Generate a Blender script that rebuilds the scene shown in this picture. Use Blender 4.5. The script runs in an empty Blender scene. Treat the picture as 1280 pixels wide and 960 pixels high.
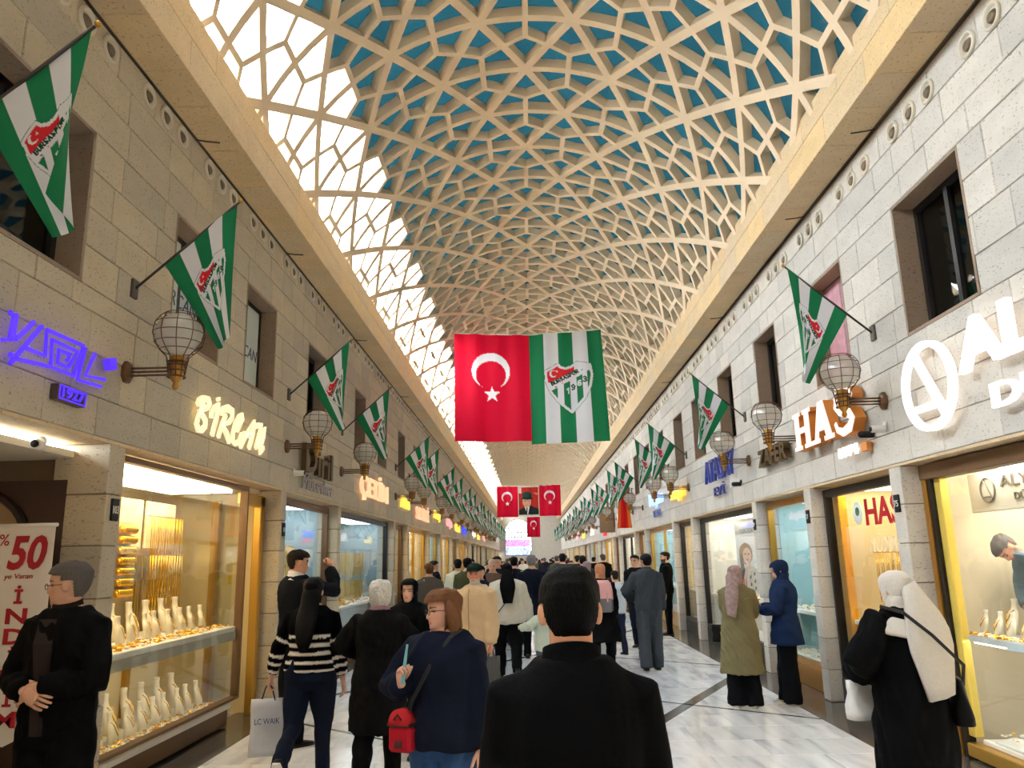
import bpy, math, random
import numpy as np
from mathutils import Vector, Matrix, Euler
rnd = random.Random(7)
RS = np.random.RandomState(11)
SC = bpy.context.scene
COL = SC.collection
PI = math.pi

# ---------------------------------------------------------------- camera
FOC = 970.7                                   # focal length in pixels of the 1280 x 960 frame
PITCH, YAW, ROLL = math.radians(12.674), math.radians(-.932), math.radians(-1.322)
CAM = np.array([-.195, 0., 1.78])
_cp, _sp, _cy, _sy = math.cos(PITCH), math.sin(PITCH), math.cos(YAW), math.sin(YAW)
FW = np.array([_sy*_cp, _cy*_cp, _sp]); _r = np.array([_cy, -_sy, 0.]); _u = np.cross(_r, FW)
RT = _r*math.cos(ROLL)+_u*math.sin(ROLL); UP = _u*math.cos(ROLL)-_r*math.sin(ROLL)
cd = bpy.data.cameras.new('camera'); co = bpy.data.objects.new('camera', cd); COL.objects.link(co)
cd.sensor_fit = 'HORIZONTAL'; cd.sensor_width = 36; cd.lens = FOC/1280*36; cd.clip_end = 400; cd.clip_start = .05
m = Matrix(((RT[0], UP[0], -FW[0], CAM[0]), (RT[1], UP[1], -FW[1], CAM[1]), (RT[2], UP[2], -FW[2], CAM[2]), (0, 0, 0, 1)))
co.matrix_world = m
SC.camera = co

# ---------------------------------------------------------------- sky and exposure
w = bpy.data.worlds.new('sky'); SC.world = w; w.use_nodes = True
bg = w.node_tree.nodes['Background']
bg.inputs['Color'].default_value = (.84, .93, 1.0, 1)
bg.inputs['Strength'].default_value = 21.0
vs = SC.view_settings
vs.view_transform = 'Standard'; vs.look = 'None'; vs.gamma = 1; vs.exposure = .42; vs.use_curve_mapping = False

# ---------------------------------------------------------------- pixel helpers
def ray(x, y): return FW+RT*(x-640)/FOC+UP*(480-y)/FOC
def on_wall(x, y, X):
    d = ray(x, y); t = (X-CAM[0])/d[0]; return CAM+t*d
def on_floor(x, y, z=0):
    d = ray(x, y); t = (z-CAM[2])/d[2]; return CAM+t*d
def at_y(x, y, Y):
    d = ray(x, y); t = Y/d[1]; return CAM+t*d
def project(P):
    v = np.asarray(P, float)-CAM; z = v@FW; zz = np.where(z > .05, z, .05)
    return 640+FOC*(v@RT)/zz, 480-FOC*(v@UP)/zz, z
def shown_area(P):
    """projected box area in pixels, 0 when out of frame"""
    x, y, z = project(P)
    if z.min() < .3: return 0
    x0, x1 = max(x.min(), 0), min(x.max(), 1280); y0, y1 = max(y.min(), 0), min(y.max(), 960)
    return max(0, x1-x0)*max(0, y1-y0)

# ---------------------------------------------------------------- materials
def lin(c):
    c = np.asarray(c, float)/255
    return np.where(c <= .04045, c/12.92, ((c+.055)/1.055)**2.4)
def L3(*c): return tuple(float(x) for x in lin(c))
def M(name, col=(.5, .5, .5), rough=.6, metal=0., var=0., scale=6., bump=0., orand=0., attr=None, emit=None, es=0., spec=.5, stretch=None, detail=4, trans=0., alpha=1., bscale=None):
    mt = bpy.data.materials.new(name); mt.use_nodes = True
    nt = mt.node_tree; N = nt.nodes; K = nt.links; b = N['Principled BSDF']
    b.inputs['Roughness'].default_value = rough; b.inputs['Metallic'].default_value = metal
    b.inputs['Specular IOR Level'].default_value = spec
    b.inputs['Transmission Weight'].default_value = trans
    b.inputs['Alpha'].default_value = alpha
    src = None
    if attr:
        a = N.new('ShaderNodeAttribute'); a.attribute_name = attr; src = a.outputs['Color']
    tc = N.new('ShaderNodeTexCoord'); mp = N.new('ShaderNodeMapping'); K.new(tc.outputs['Object'], mp.inputs['Vector'])
    if stretch: mp.inputs['Scale'].default_value = stretch
    nz = N.new('ShaderNodeTexNoise'); nz.inputs['Scale'].default_value = scale; nz.inputs['Detail'].default_value = detail
    K.new(mp.outputs['Vector'], nz.inputs['Vector'])
    if var or orand:
        hs = N.new('ShaderNodeHueSaturation')
        ma = N.new('ShaderNodeMath'); ma.operation = 'MULTIPLY_ADD'; ma.inputs[1].default_value = 2*var; ma.inputs[2].default_value = 1-var
        K.new(nz.outputs['Fac'], ma.inputs[0]); val = ma.outputs[0]
        if orand:
            oi = N.new('ShaderNodeObjectInfo')
            mb = N.new('ShaderNodeMath'); mb.operation = 'MULTIPLY_ADD'; mb.inputs[1].default_value = 2*orand; mb.inputs[2].default_value = 1-orand
            K.new(oi.outputs['Random'], mb.inputs[0])
            mc = N.new('ShaderNodeMath'); mc.operation = 'MULTIPLY'; K.new(val, mc.inputs[0]); K.new(mb.outputs[0], mc.inputs[1]); val = mc.outputs[0]
        K.new(val, hs.inputs['Value'])
        if src: K.new(src, hs.inputs['Color'])
        else: hs.inputs['Color'].default_value = (*col, 1)
        K.new(hs.outputs['Color'], b.inputs['Base Color'])
    elif src: K.new(src, b.inputs['Base Color'])
    else: b.inputs['Base Color'].default_value = (*col, 1)
    if bump:
        bp = N.new('ShaderNodeBump'); bp.inputs['Strength'].default_value = bump; bp.inputs['Distance'].default_value = .02
        n2 = nz
        if bscale:
            n2 = N.new('ShaderNodeTexNoise'); n2.inputs['Scale'].default_value = bscale; n2.inputs['Detail'].default_value = 5
            K.new(mp.outputs['Vector'], n2.inputs['Vector'])
        K.new(n2.outputs['Fac'], bp.inputs['Height']); K.new(bp.outputs['Normal'], b.inputs['Normal'])
    if emit:
        b.inputs['Emission Color'].default_value = (*emit, 1); b.inputs['Emission Strength'].default_value = es
    return mt
MATS = {}
def flat(c, rough=.6, metal=0., **k):
    key = (c, rough, metal, tuple(sorted(k.items())))
    if key not in MATS:
        MATS[key] = M('tone_%02x%02x%02x' % c, L3(*c), rough, metal, **k)
    return MATS[key]

def glass_mat(name, tint=(.95, .98, .97), refl=.10):
    mt = bpy.data.materials.new(name); mt.use_nodes = True; nt = mt.node_tree; N = nt.nodes; K = nt.links
    N.remove(N['Principled BSDF'])
    tr = N.new('ShaderNodeBsdfTransparent'); tr.inputs['Color'].default_value = (*tint, 1)
    gl = N.new('ShaderNodeBsdfGlossy'); gl.inputs['Roughness'].default_value = .02
    lw = N.new('ShaderNodeLayerWeight'); pw = N.new('ShaderNodeMath'); pw.operation = 'POWER'; pw.inputs[1].default_value = 4.; K.new(lw.outputs['Facing'], pw.inputs[0])
    ml = N.new('ShaderNodeMath'); ml.operation = 'MULTIPLY_ADD'; ml.inputs[1].default_value = .55; ml.inputs[2].default_value = refl*.3; K.new(pw.outputs[0], ml.inputs[0])
    mx = N.new('ShaderNodeMixShader'); K.new(ml.outputs[0], mx.inputs[0]); K.new(tr.outputs[0], mx.inputs[1]); K.new(gl.outputs[0], mx.inputs[2])
    K.new(mx.outputs[0], N['Material Output'].inputs['Surface'])
    return mt
def stone_mat(name, col, attr=None, orand=.12, rough=.62):
    mt = bpy.data.materials.new(name); mt.use_nodes = True; nt = mt.node_tree; N = nt.nodes; K = nt.links; b = N['Principled BSDF']
    b.inputs['Roughness'].default_value = rough
    tc = N.new('ShaderNodeNewGeometry')
    mp = N.new('ShaderNodeMapping'); K.new(tc.outputs['Position'], mp.inputs['Vector']); mp.inputs['Scale'].default_value = (1, 1, 2.2)
    big = N.new('ShaderNodeTexNoise'); big.inputs['Scale'].default_value = 3.1; big.inputs['Detail'].default_value = 6; K.new(mp.outputs[0], big.inputs['Vector'])
    pit = N.new('ShaderNodeTexNoise'); pit.inputs['Scale'].default_value = 34; pit.inputs['Detail'].default_value = 3; K.new(mp.outputs[0], pit.inputs['Vector'])
    pr = N.new('ShaderNodeValToRGB'); pr.color_ramp.elements[0].position = .30; pr.color_ramp.elements[0].color = (.42, .36, .28, 1)
    pr.color_ramp.elements[1].position = .40; pr.color_ramp.elements[1].color = (1, 1, 1, 1); K.new(pit.outputs['Fac'], pr.inputs['Fac'])
    if attr:
        a = N.new('ShaderNodeAttribute'); a.attribute_name = attr; rv = a.outputs['Fac']
    else:
        a = N.new('ShaderNodeObjectInfo'); rv = a.outputs['Random']
    m1 = N.new('ShaderNodeMath'); m1.operation = 'MULTIPLY_ADD'; m1.inputs[1].default_value = 2*orand; m1.inputs[2].default_value = 1-orand; K.new(rv, m1.inputs[0])
    m2 = N.new('ShaderNodeMath'); m2.operation = 'MULTIPLY_ADD'; m2.inputs[1].default_value = .3; m2.inputs[2].default_value = .85; K.new(big.outputs['Fac'], m2.inputs[0])
    m3 = N.new('ShaderNodeMath'); m3.operation = 'MULTIPLY'; K.new(m1.outputs[0], m3.inputs[0]); K.new(m2.outputs[0], m3.inputs[1])
    m4 = N.new('ShaderNodeMath'); m4.operation = 'MULTIPLY_ADD'; m4.inputs[1].default_value = .24; m4.inputs[2].default_value = .88; K.new(rv, m4.inputs[0])
    hs = N.new('ShaderNodeHueSaturation'); hs.inputs['Color'].default_value = (*col, 1); K.new(m3.outputs[0], hs.inputs['Value']); K.new(m4.outputs[0], hs.inputs['Saturation'])
    mx = N.new('ShaderNodeMix'); mx.data_type = 'RGBA'; mx.blend_type = 'MULTIPLY'; mx.inputs[0].default_value = .8
    K.new(hs.outputs['Color'], mx.inputs[6]); K.new(pr.outputs['Color'], mx.inputs[7]); K.new(mx.outputs[2], b.inputs['Base Color'])
    bp = N.new('ShaderNodeBump'); bp.inputs['Strength'].default_value = .35; bp.inputs['Distance'].default_value = .01
    K.new(pr.outputs['Color'], bp.inputs['Height']); K.new(bp.outputs['Normal'], b.inputs['Normal'])
    return mt
def marble_mat(name, col, vein, attr=None, rough=.16, amount=.75, vs=1.0):
    mt = bpy.data.materials.new(name); mt.use_nodes = True; nt = mt.node_tree; N = nt.nodes; K = nt.links; b = N['Principled BSDF']
    b.inputs['Roughness'].default_value = rough
    tc = N.new('ShaderNodeNewGeometry')
    if attr: a = N.new('ShaderNodeAttribute'); a.attribute_name = attr; rv = a.outputs['Fac']
    else: a = N.new('ShaderNodeObjectInfo'); rv = a.outputs['Random']
    sh = N.new('ShaderNodeMath'); sh.operation = 'MULTIPLY'; sh.inputs[1].default_value = 40; K.new(rv, sh.inputs[0])
    cb = N.new('ShaderNodeCombineXYZ'); K.new(sh.outputs[0], cb.inputs[0]); K.new(sh.outputs[0], cb.inputs[2])
    ad = N.new('ShaderNodeVectorMath'); ad.operation = 'ADD'; K.new(tc.outputs['Position'], ad.inputs[0]); K.new(cb.outputs[0], ad.inputs[1])
    mp = N.new('ShaderNodeMapping'); mp.inputs['Rotation'].default_value = (0, 0, .62); mp.inputs['Scale'].default_value = (1.6*vs, .28*vs, 1); K.new(ad.outputs[0], mp.inputs['Vector'])
    n1 = N.new('ShaderNodeTexNoise'); n1.inputs['Scale'].default_value = 3.2; n1.inputs['Detail'].default_value = 7; n1.inputs['Distortion'].default_value = .5; K.new(mp.outputs[0], n1.inputs['Vector'])
    r1 = N.new('ShaderNodeValToRGB'); e = r1.color_ramp.elements
    e[0].position = .36; e[0].color = (*vein, 1); e[1].position = .62; e[1].color = (*col, 1)
    x = e.new(.46); x.color = tuple(.45*v+.55*c for v, c in zip(vein, col))+(1,)
    K.new(n1.outputs['Fac'], r1.inputs['Fac'])
    m1 = N.new('ShaderNodeMath'); m1.operation = 'MULTIPLY_ADD'; m1.inputs[1].default_value = .16; m1.inputs[2].default_value = .92; K.new(rv, m1.inputs[0])
    hs = N.new('ShaderNodeHueSaturation'); K.new(m1.outputs[0], hs.inputs['Value']); K.new(r1.outputs['Color'], hs.inputs['Color'])
    K.new(hs.outputs['Color'], b.inputs['Base Color'])
    return mt
def translucent_mat(name, col):
    mt = bpy.data.materials.new(name); mt.use_nodes = True; nt = mt.node_tree; N = nt.nodes; K = nt.links
    b = N['Principled BSDF']; b.inputs['Base Color'].default_value = (*[c*.8 for c in col], 1); b.inputs['Roughness'].default_value = .25
    t = N.new('ShaderNodeBsdfTranslucent'); 
    nz = N.new('ShaderNodeTexNoise'); nz.inputs['Scale'].default_value = 1.3; g = N.new('ShaderNodeNewGeometry'); K.new(g.outputs['Position'], nz.inputs['Vector'])
    hs = N.new('ShaderNodeHueSaturation'); hs.inputs['Color'].default_value = (*col, 1)
    ma = N.new('ShaderNodeMath'); ma.operation = 'MULTIPLY_ADD'; ma.inputs[1].default_value = .8; ma.inputs[2].default_value = .6; K.new(nz.outputs['Fac'], ma.inputs[0]); K.new(ma.outputs[0], hs.inputs['Value'])
    K.new(hs.outputs['Color'], t.inputs['Color'])
    mx = N.new('ShaderNodeMixShader'); mx.inputs[0].default_value = .75; K.new(b.outputs[0], mx.inputs[1]); K.new(t.outputs[0], mx.inputs[2])
    K.new(mx.outputs[0], N['Material Output'].inputs['Surface'])
    return mt

ORDS = 'first second third fourth fifth sixth seventh eighth ninth tenth eleventh twelfth thirteenth fourteenth fifteenth sixteenth seventeenth eighteenth nineteenth'.split()
def ORD(n):
    if n < 19: return ORDS[n]
    t, u = divmod(n+1, 10); w_ = {2: 'twent', 3: 'thirt', 4: 'fort'}[t]
    return w_+'ieth' if u == 0 else w_+'y-'+ORDS[u-1]
# ---------------------------------------------------------------- mesh helpers
def link(name, me, mat=None, parent=None, loc=None):
    o = bpy.data.objects.new(name, me); COL.objects.link(o)
    if mat is not None and not me.materials: me.materials.append(mat)
    if parent is not None: o.parent = parent
    if loc is not None: o.location = loc
    return o
def tag(o, label=None, cat=None, group=None, kind=None):
    if label: o['label'] = label
    if cat: o['category'] = cat
    if group: o['group'] = group
    if kind: o['kind'] = kind
    return o
def thing(name, label, cat, loc=(0, 0, 0), rz=0, group=None, kind=None):
    o = bpy.data.objects.new(name, None); COL.objects.link(o); o.location = loc; o.rotation_euler = (0, 0, rz); o.empty_display_size = .1
    return tag(o, label, cat, group, kind)
def copytree(o, parent=None):
    c = o.copy(); COL.objects.link(c)
    if parent is not None: c.parent = parent
    for ch in list(o.children): copytree(ch, c)
    return c

class MB:
    def __init__(s): s.v = []; s.f = []; s.c = []
    def add(s, vs, fs, c=None):
        o = len(s.v); s.v.extend([tuple(map(float, v)) for v in vs]); s.f.extend([tuple(i+o for i in f) for f in fs])
        if c is not None: s.c.extend([c]*len(vs))
        return s
    def box(s, x0, x1, y0, y1, z0, z1, c=None):
        if x1 < x0: x0, x1 = x1, x0
        if y1 < y0: y0, y1 = y1, y0
        v = [(x, y, z) for z in (z0, z1) for y in (y0, y1) for x in (x0, x1)]
        return s.add(v, [(0, 2, 3, 1), (4, 5, 7, 6), (0, 1, 5, 4), (2, 6, 7, 3), (0, 4, 6, 2), (1, 3, 7, 5)], c)
    def bbox(s, x0, x1, y0, y1, z0, z1, b=.01, c=None):
        """box with chamfered edges"""
        if x1 < x0: x0, x1 = x1, x0
        if y1 < y0: y0, y1 = y1, y0
        V = []
        for sx in (0, 1):
            for sy in (0, 1):
                for sz in (0, 1):
                    X, Y, Z = (x0, x1)[sx], (y0, y1)[sy], (z0, z1)[sz]; dx, dy, dz = (b, -b)[sx], (b, -b)[sy], (b, -b)[sz]
                    V += [(X, Y+dy, Z+dz), (X+dx, Y, Z+dz), (X+dx, Y+dy, Z)]
        I = lambda a, e, g, k: (a*4+e*2+g)*3+k
        F = []
        for a in (0, 1):
            F.append((I(a, 0, 0, 0), I(a, 1, 0, 0), I(a, 1, 1, 0), I(a, 0, 1, 0))[::1 if not a else -1][::-1])
            F.append((I(0, a, 0, 1), I(1, a, 0, 1), I(1, a, 1, 1), I(0, a, 1, 1))[::-1 if a else 1])
            F.append((I(0, 0, a, 2), I(1, 0, a, 2), I(1, 1, a, 2), I(0, 1, a, 2))[::1 if a else -1])
        for p in (0, 1):
            for q in (0, 1):
                F.append((I(p, q, 0, 0), I(p, q, 1, 0), I(p, q, 1, 1), I(p, q, 0, 1)))
                F.append((I(p, 0, q, 0), I(p, 1, q, 0), I(p, 1, q, 2), I(p, 0, q, 2)))
                F.append((I(0, p, q, 1), I(1, p, q, 1), I(1, p, q, 2), I(0, p, q, 2)))
        for a in (0, 1):
            for e in (0, 1):
                for g in (0, 1): F.append((I(a, e, g, 0), I(a, e, g, 1), I(a, e, g, 2)))
        return s.add(V, F, c)
    def loft(s, rings, cap=True, c=None, closed=True):
        n = len(rings[0]); v = [p for r in rings for p in r]; f = []
        for i in range(len(rings)-1):
            for j in range(n if closed else n-1):
                k = (j+1) % n; f.append((i*n+j, i*n+k, (i+1)*n+k, (i+1)*n+j))
        if cap: f.append(tuple(range(n))[::-1]); f.append(tuple((len(rings)-1)*n+j for j in range(n)))
        return s.add(v, f, c)
    def tube(s, pts, r, n=8, cap=True, c=None, flat=1., upv=None):
        P = [np.array(p, float) for p in pts]; m_ = len(P)
        R = [r]*m_ if np.isscalar(r) else list(r)
        rings = []; prev = None
        for i, p in enumerate(P):
            t = P[min(i+1, m_-1)]-P[max(i-1, 0)]; t = t/(np.linalg.norm(t)+1e-9)
            if prev is None:
                a = np.array(upv, float) if upv is not None else (np.array([0, 0, 1.]) if abs(t[2]) < .9 else np.array([0, 1., 0]))
                u = np.cross(t, a); u /= np.linalg.norm(u)+1e-9
            else:
                u = prev-t*(prev@t); u /= np.linalg.norm(u)+1e-9
            prev = u; w_ = np.cross(t, u)
            q = R[i] if not np.isscalar(R[i]) else (R[i], R[i]*flat)
            rings.append([p+u*q[0]*math.cos(a)+w_*q[1]*math.sin(a) for a in [2*PI*k/n for k in range(n)]])
        return s.loft(rings, cap, c)
    def lathe(s, prof, center=(0, 0, 0), n=16, axis='z', c=None):
        cx, cy, cz = center; rings = []
        for r, z in prof:
            ring = []
            for k in range(n):
                a = 2*PI*k/n; x, y = r*math.cos(a), r*math.sin(a)
                ring.append((cx+x, cy+y, cz+z) if axis == 'z' else ((cx+z, cy+x, cz+y) if axis == 'x' else (cx+x, cy+z, cz+y)))
            rings.append(ring)
        return s.loft(rings, True, c)
    def ellipsoid(s, c0, r, n=12, m_=8, c=None, R=None):
        rings = []
        for i in range(m_+1):
            t = PI*i/m_; t = min(max(t, .05), PI-.05); ring = []
            for k in range(n):
                a = 2*PI*k/n; p = np.array([r[0]*math.sin(t)*math.cos(a), r[1]*math.sin(t)*math.sin(a), -r[2]*math.cos(t)])
                if R is not None: p = R@p
                ring.append(p+np.array(c0))
            rings.append(ring)
        return s.loft(rings, True, c)
    def prism(s, poly, axis_o, ax, ay, an, depth, c=None):
        """extrude a 2-D polygon: point = axis_o + x*ax + y*ay ; thickness along an"""
        o, ax, ay, an = map(lambda q: np.array(q, float), (axis_o, ax, ay, an)); n = len(poly)
        a = [o+p[0]*ax+p[1]*ay for p in poly]; b = [p+an*depth for p in a]
        f = [tuple(range(n))[::-1], tuple(range(n, 2*n))]+[(i, (i+1) % n, n+(i+1) % n, n+i) for i in range(n)]
        return s.add(a+b, f, c)
    def mesh(s, name, mat=None, smooth=False):
        me = bpy.data.meshes.new(name); me.from_pydata(s.v, [], s.f); me.update()
        if s.c:
            a = me.color_attributes.new('Col', 'FLOAT_COLOR', 'POINT')
            arr = np.ones((len(s.v), 4), np.float32); cc = np.array(s.c, float)
            if cc.ndim == 1: cc = np.repeat(cc[:, None], 3, 1)
            arr[:, :3] = cc; a.data.foreach_set('color', arr.ravel())
        if mat is not None: me.materials.append(mat)
        if smooth: me.polygons.foreach_set('use_smooth', [True]*len(me.polygons))
        return me
    def obj(s, name, mat=None, parent=None, smooth=False, loc=None): return link(name, s.mesh(name, mat, smooth), None, parent, loc)
def fixn(me):
    import bmesh
    b = bmesh.new(); b.from_mesh(me); bmesh.ops.recalc_face_normals(b, faces=b.faces); b.to_mesh(me); b.free()
def grid_mesh(name, P, colors=None, mat=None, smooth=True):
    """P: (ny, nx, 3)"""
    ny, nx = P.shape[:2]; idx = np.arange(ny*nx).reshape(ny, nx)
    F = np.stack([idx[:-1, :-1], idx[:-1, 1:], idx[1:, 1:], idx[1:, :-1]], -1).reshape(-1, 4)
    me = bpy.data.meshes.new(name); me.from_pydata(P.reshape(-1, 3).tolist(), [], F.tolist()); me.update()
    if colors is not None:
        a = me.color_attributes.new('Col', 'FLOAT_COLOR', 'POINT'); arr = np.ones((ny*nx, 4), np.float32); arr[:, :3] = colors.reshape(-1, 3); a.data.foreach_set('color', arr.ravel())
    if mat is not None: me.materials.append(mat)
    if smooth: me.polygons.foreach_set('use_smooth', [True]*len(me.polygons))
    return me

# ---------------------------------------------------------------- shared materials
STONE_L = stone_mat('travertine_warm', L3(190, 176, 152)); STONE_R = stone_mat('travertine_pale', L3(202, 195, 185))
STONE_LF = stone_mat('travertine_warm_far', L3(190, 176, 152), attr='Col'); STONE_RF = stone_mat('travertine_pale_far', L3(202, 195, 185), attr='Col')
BEAM = stone_mat('beam_stone', L3(218, 190, 148), orand=.06); BEAMF = stone_mat('beam_stone_far', L3(218, 190, 148), attr='Col', orand=.06)
JOINT = M('joint', L3(120, 106, 86), .9)
RIB = M('lattice_concrete', L3(228, 204, 172), .75, var=.07, scale=2.5, bump=.1)
TEAL = translucent_mat('teal_pane', (.0013, .0066, .0084)); CLEAR = glass_mat('clear_pane', (.97, .99, 1))
GLASS = glass_mat('shop_glass', (.97, .985, .98))
MARB = marble_mat('marble', L3(226, 227, 230), L3(186, 188, 196)); MARBF = marble_mat('marble_far', L3(226, 227, 230), L3(186, 188, 196), attr='Col')
GRAN = marble_mat('granite', L3(96, 90, 84), L3(58, 54, 50), rough=.12); INLAY = marble_mat('inlay_granite', L3(84, 82, 80), L3(60, 58, 57), rough=.2)
GOLD = M('gold', L3(236, 182, 62), .22, .9, var=.1, scale=20); BRASS = M('brass', L3(190, 140, 60), .3, .85, var=.1); BRONZE = M('bronze', L3(118, 86, 58), .42, .6, var=.12, scale=15)
GOLDFR = M('gold_frame', L3(196, 150, 62), .32, .6, var=.08); DARKFR = M('dark_frame', L3(34, 30, 30), .4, .3); BROWNFR = M('brown_frame', L3(112, 82, 52), .45, .2, var=.12, scale=12, stretch=(1, 6, 1))
WHITE = flat((238, 234, 226), .5); CREAM = flat((236, 226, 204), .6); BLACK = flat((16, 16, 18), .6)

TXT = {}
def text_batch(keys):
    made = []
    for body, bold in keys:
        c = bpy.data.curves.new('t', 'FONT'); c.body = body; c.size = 1.; c.extrude = .5; c.offset = bold; c.resolution_u = 3
        o = bpy.data.objects.new('t', c); COL.objects.link(o); made.append(o)
    bpy.context.view_layer.update(); dg = bpy.context.evaluated_depsgraph_get()
    for key, o in zip(keys, made):
        me = bpy.data.meshes.new_from_object(o.evaluated_get(dg))
        co_ = np.zeros(len(me.vertices)*3); me.vertices.foreach_get('co', co_); TXT[key] = (co_.reshape(-1, 3), [tuple(p.vertices) for p in me.polygons]); bpy.data.meshes.remove(me)
    for o in made: c = o.data; bpy.data.objects.remove(o); bpy.data.curves.remove(c)
def text_mesh(body, size=1., extrude=0., offset=0.):
    if (body, offset) not in TXT: text_batch([(body, offset)])
    return TXT[(body, offset)]
text_batch([('ALYANS', 0.0), ('DÜNYASI', 0.0), ('HAS', 0.03), ('KERKÜK', 0.0), ('1927', 0.0), ('Diril', 0.02), ('Mücevher', 0.0), ('ÇETİN', 0.012), ('Altın', 0.03), ('SEDİLLİ', 0.02), ('Altınay', 0.03), ('Gülşah', 0.02), ('Ünal', 0.02), ('Saat', 0.02), ('Kuyum', 0.02), ('Altun', 0.02), ('Gümüş', 0.02), ('ALYANS', 0.02), ('DÜNYASI', 0.01), ('1974', 0.03), ('ZAFER', 0.035), ('ATASAY', 0.0), ('EVİ', 0.0), ('sezgin', 0.03), ('Nişan', 0.02), ('TAKI', 0.02), ('Altın', 0.02), ('103', 0.0), ('101', 0.0), ('75', 0.0), ('77', 0.0), ('79', 0.0), ('50', 0.03), ('%', 0.0), ('ye Varan', 0), ('İ', 0.03), ('N', 0.03), ('D', 0.03), ('R', 0.03), ('M', 0.03), ('ISKISK', 0.0), ('BİRCAN', 0.0), ('LC WAIK', 0.0)]
)

# ================================================================ THE SETTING
Y0, Y1 = -8.5, 88.0
WX = 3.42
LEV = {-1: [2.75, 3.04, 3.36, 3.66, 3.83, 4.13, 4.43, 4.73, 5.04, 5.35, 5.66, 5.94], 1: [2.60, 2.91, 3.22, 3.53, 3.73, 4.05, 4.38, 4.70, 5.03, 5.30, 5.60, 5.92]}
WINZ = {-1: (3.83, 5.04), 1: (3.73, 5.03)}
WINS = {-1: [(3.75, 5.32), (6.73, 7.87), (8.6, 9.7), (11.2, 12.3), (14.4, 15.4), (16.7, 17.8), (19.4, 20.5)]+[(22.0+2.6*i, 23.05+2.6*i) for i in range(14)],
        1: [(3.3, 4.5), (5.9, 7.1), (8.38, 9.45), (10.8, 11.85), (13.25, 14.3), (15.6, 16.65), (17.75, 18.85)]+[(20.3+2.45*i, 21.35+2.45*i) for i in range(15)]}
PILL = {-1: [1.7, 6.04, 10.3, 13.4, 19.0, 21.2, 25.7, 29.0, 33.4, 36.6, 41.6, 44.0, 48.6, 51.8, 56.6, 59.0, 63.6, 66.8, 71.6, 74.0, 78.6, 82.0, 86.0],
        1: [2.9, 7.72, 10.2, 12.62, 17.48, 19.78, 24.6, 27.0, 31.8, 34.2, 39.0, 41.4, 46.2, 48.6, 53.4, 55.8, 60.6, 63.0, 67.8, 70.2, 75.0, 77.4, 82.2, 84.6]}
PW = .115
SIDE = {-1: 'left', 1: 'right'}

def pick(items, n=300):
    """items: (points, payload); the n that show largest, and the rest"""
    k = [(shown_area(np.array(p)), i) for i, (p, _) in enumerate(items)]
    k.sort(reverse=True); keep = [i for a, i in k[:n] if a > 60]
    ks = set(keep)
    return [items[i][1] for i in keep], [items[i][1] for i in range(len(items)) if i not in ks]
BLK = {}
def block_mesh(dx, dy, dz, mat, b=.006):
    key = (round(dx, 3), round(dy, 2), round(dz, 3), mat.name)
    if key not in BLK: BLK[key] = MB().bbox(-dx/2, dx/2, -dy/2, dy/2, -dz/2, dz/2, b).mesh('stone_block', mat)
    return BLK[key]
def lay(parent, name, boxes, mat, matfar, n=300, bulk='stone_courses', b=.006):
    """boxes (x0,x1,y0,y1,z0,z1): the largest in view as single pieces, the rest as one part"""
    items = [([(x, y, z) for x in q[:2] for y in q[2:4] for z in q[4:]], q) for q in boxes]
    near, far = pick(items, n)
    for q in near:
        x0, x1, y0, y1, z0, z1 = q
        link(name, block_mesh(abs(x1-x0), y1-y0, z1-z0, mat, b), None, parent, ((x0+x1)/2, (y0+y1)/2, (z0+z1)/2))
    mb = MB()
    for q in far: mb.box(*q, c=rnd.random())
    if far: tag(mb.obj(bulk, matfar, parent), kind='stuff')

# ---- floor
fl = tag(MB().box(-4.4, 4.4, Y0, Y1+1, -.12, -.022).obj('floor', flat((110, 108, 104), .8)), 'pale grey veined marble floor with dark inlaid strips', None, None, 'structure')
FXL, FXR = -3.25, 2.95
tl = []; y = Y0; row = 0
while y < Y1:
    x = FXL-(.55 if row % 2 else 0)
    while x < FXR-.02:
        a, b = max(x, FXL), min(x+1.04, FXR)
        if b-a > .05: tl.append((a+.002, b-.002, y+.002, y+.616, -.02, 0.))
        x += 1.04
    y += .62; row += 1
lay(fl, 'floor_tile', tl, MARB, MARBF, 300, 'floor_tiles_far', .0025)
for s, xa, xb in ((-1, -3.86, FXL), (1, FXR, 3.86)):
    y = Y0
    while y < Y1:
        L = 1.35; MB().bbox(xa, xb-.002, y, y+L-.003, -.02, .0005, .002).obj('border_slab', GRAN, fl) if y < 36 else None
        y += L
    MB().box(xa, xb, y0 := 35.9, Y1, -.02, .0003).obj('border_slab', GRAN, fl)
def strip(p, q, wd):
    p, q = np.array(p, float), np.array(q, float); d = (q-p)/np.linalg.norm(q-p); n = np.array([-d[1], d[0]])*wd/2
    MB().prism([p+n, p-n, q-n, q+n], (0, 0, -.01), (1, 0, 0), (0, 1, 0), (0, 0, 1), .0112).obj('inlay_strip', INLAY, fl)
for i in range(-2, 11):
    y = 7.15+4.33*i
    a = -.80; strip((FXL, y+a*FXL), (FXR, y+a*FXR), .055)
for i in range(-1, 6):
    y = 6.85+8.7*i; c = 1.93
    strip((FXL*.0, y), (FXR, y+c*FXR), .15)
    strip((FXL, y+8.7+1.43*FXL), (0, y+8.7), .11)

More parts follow.
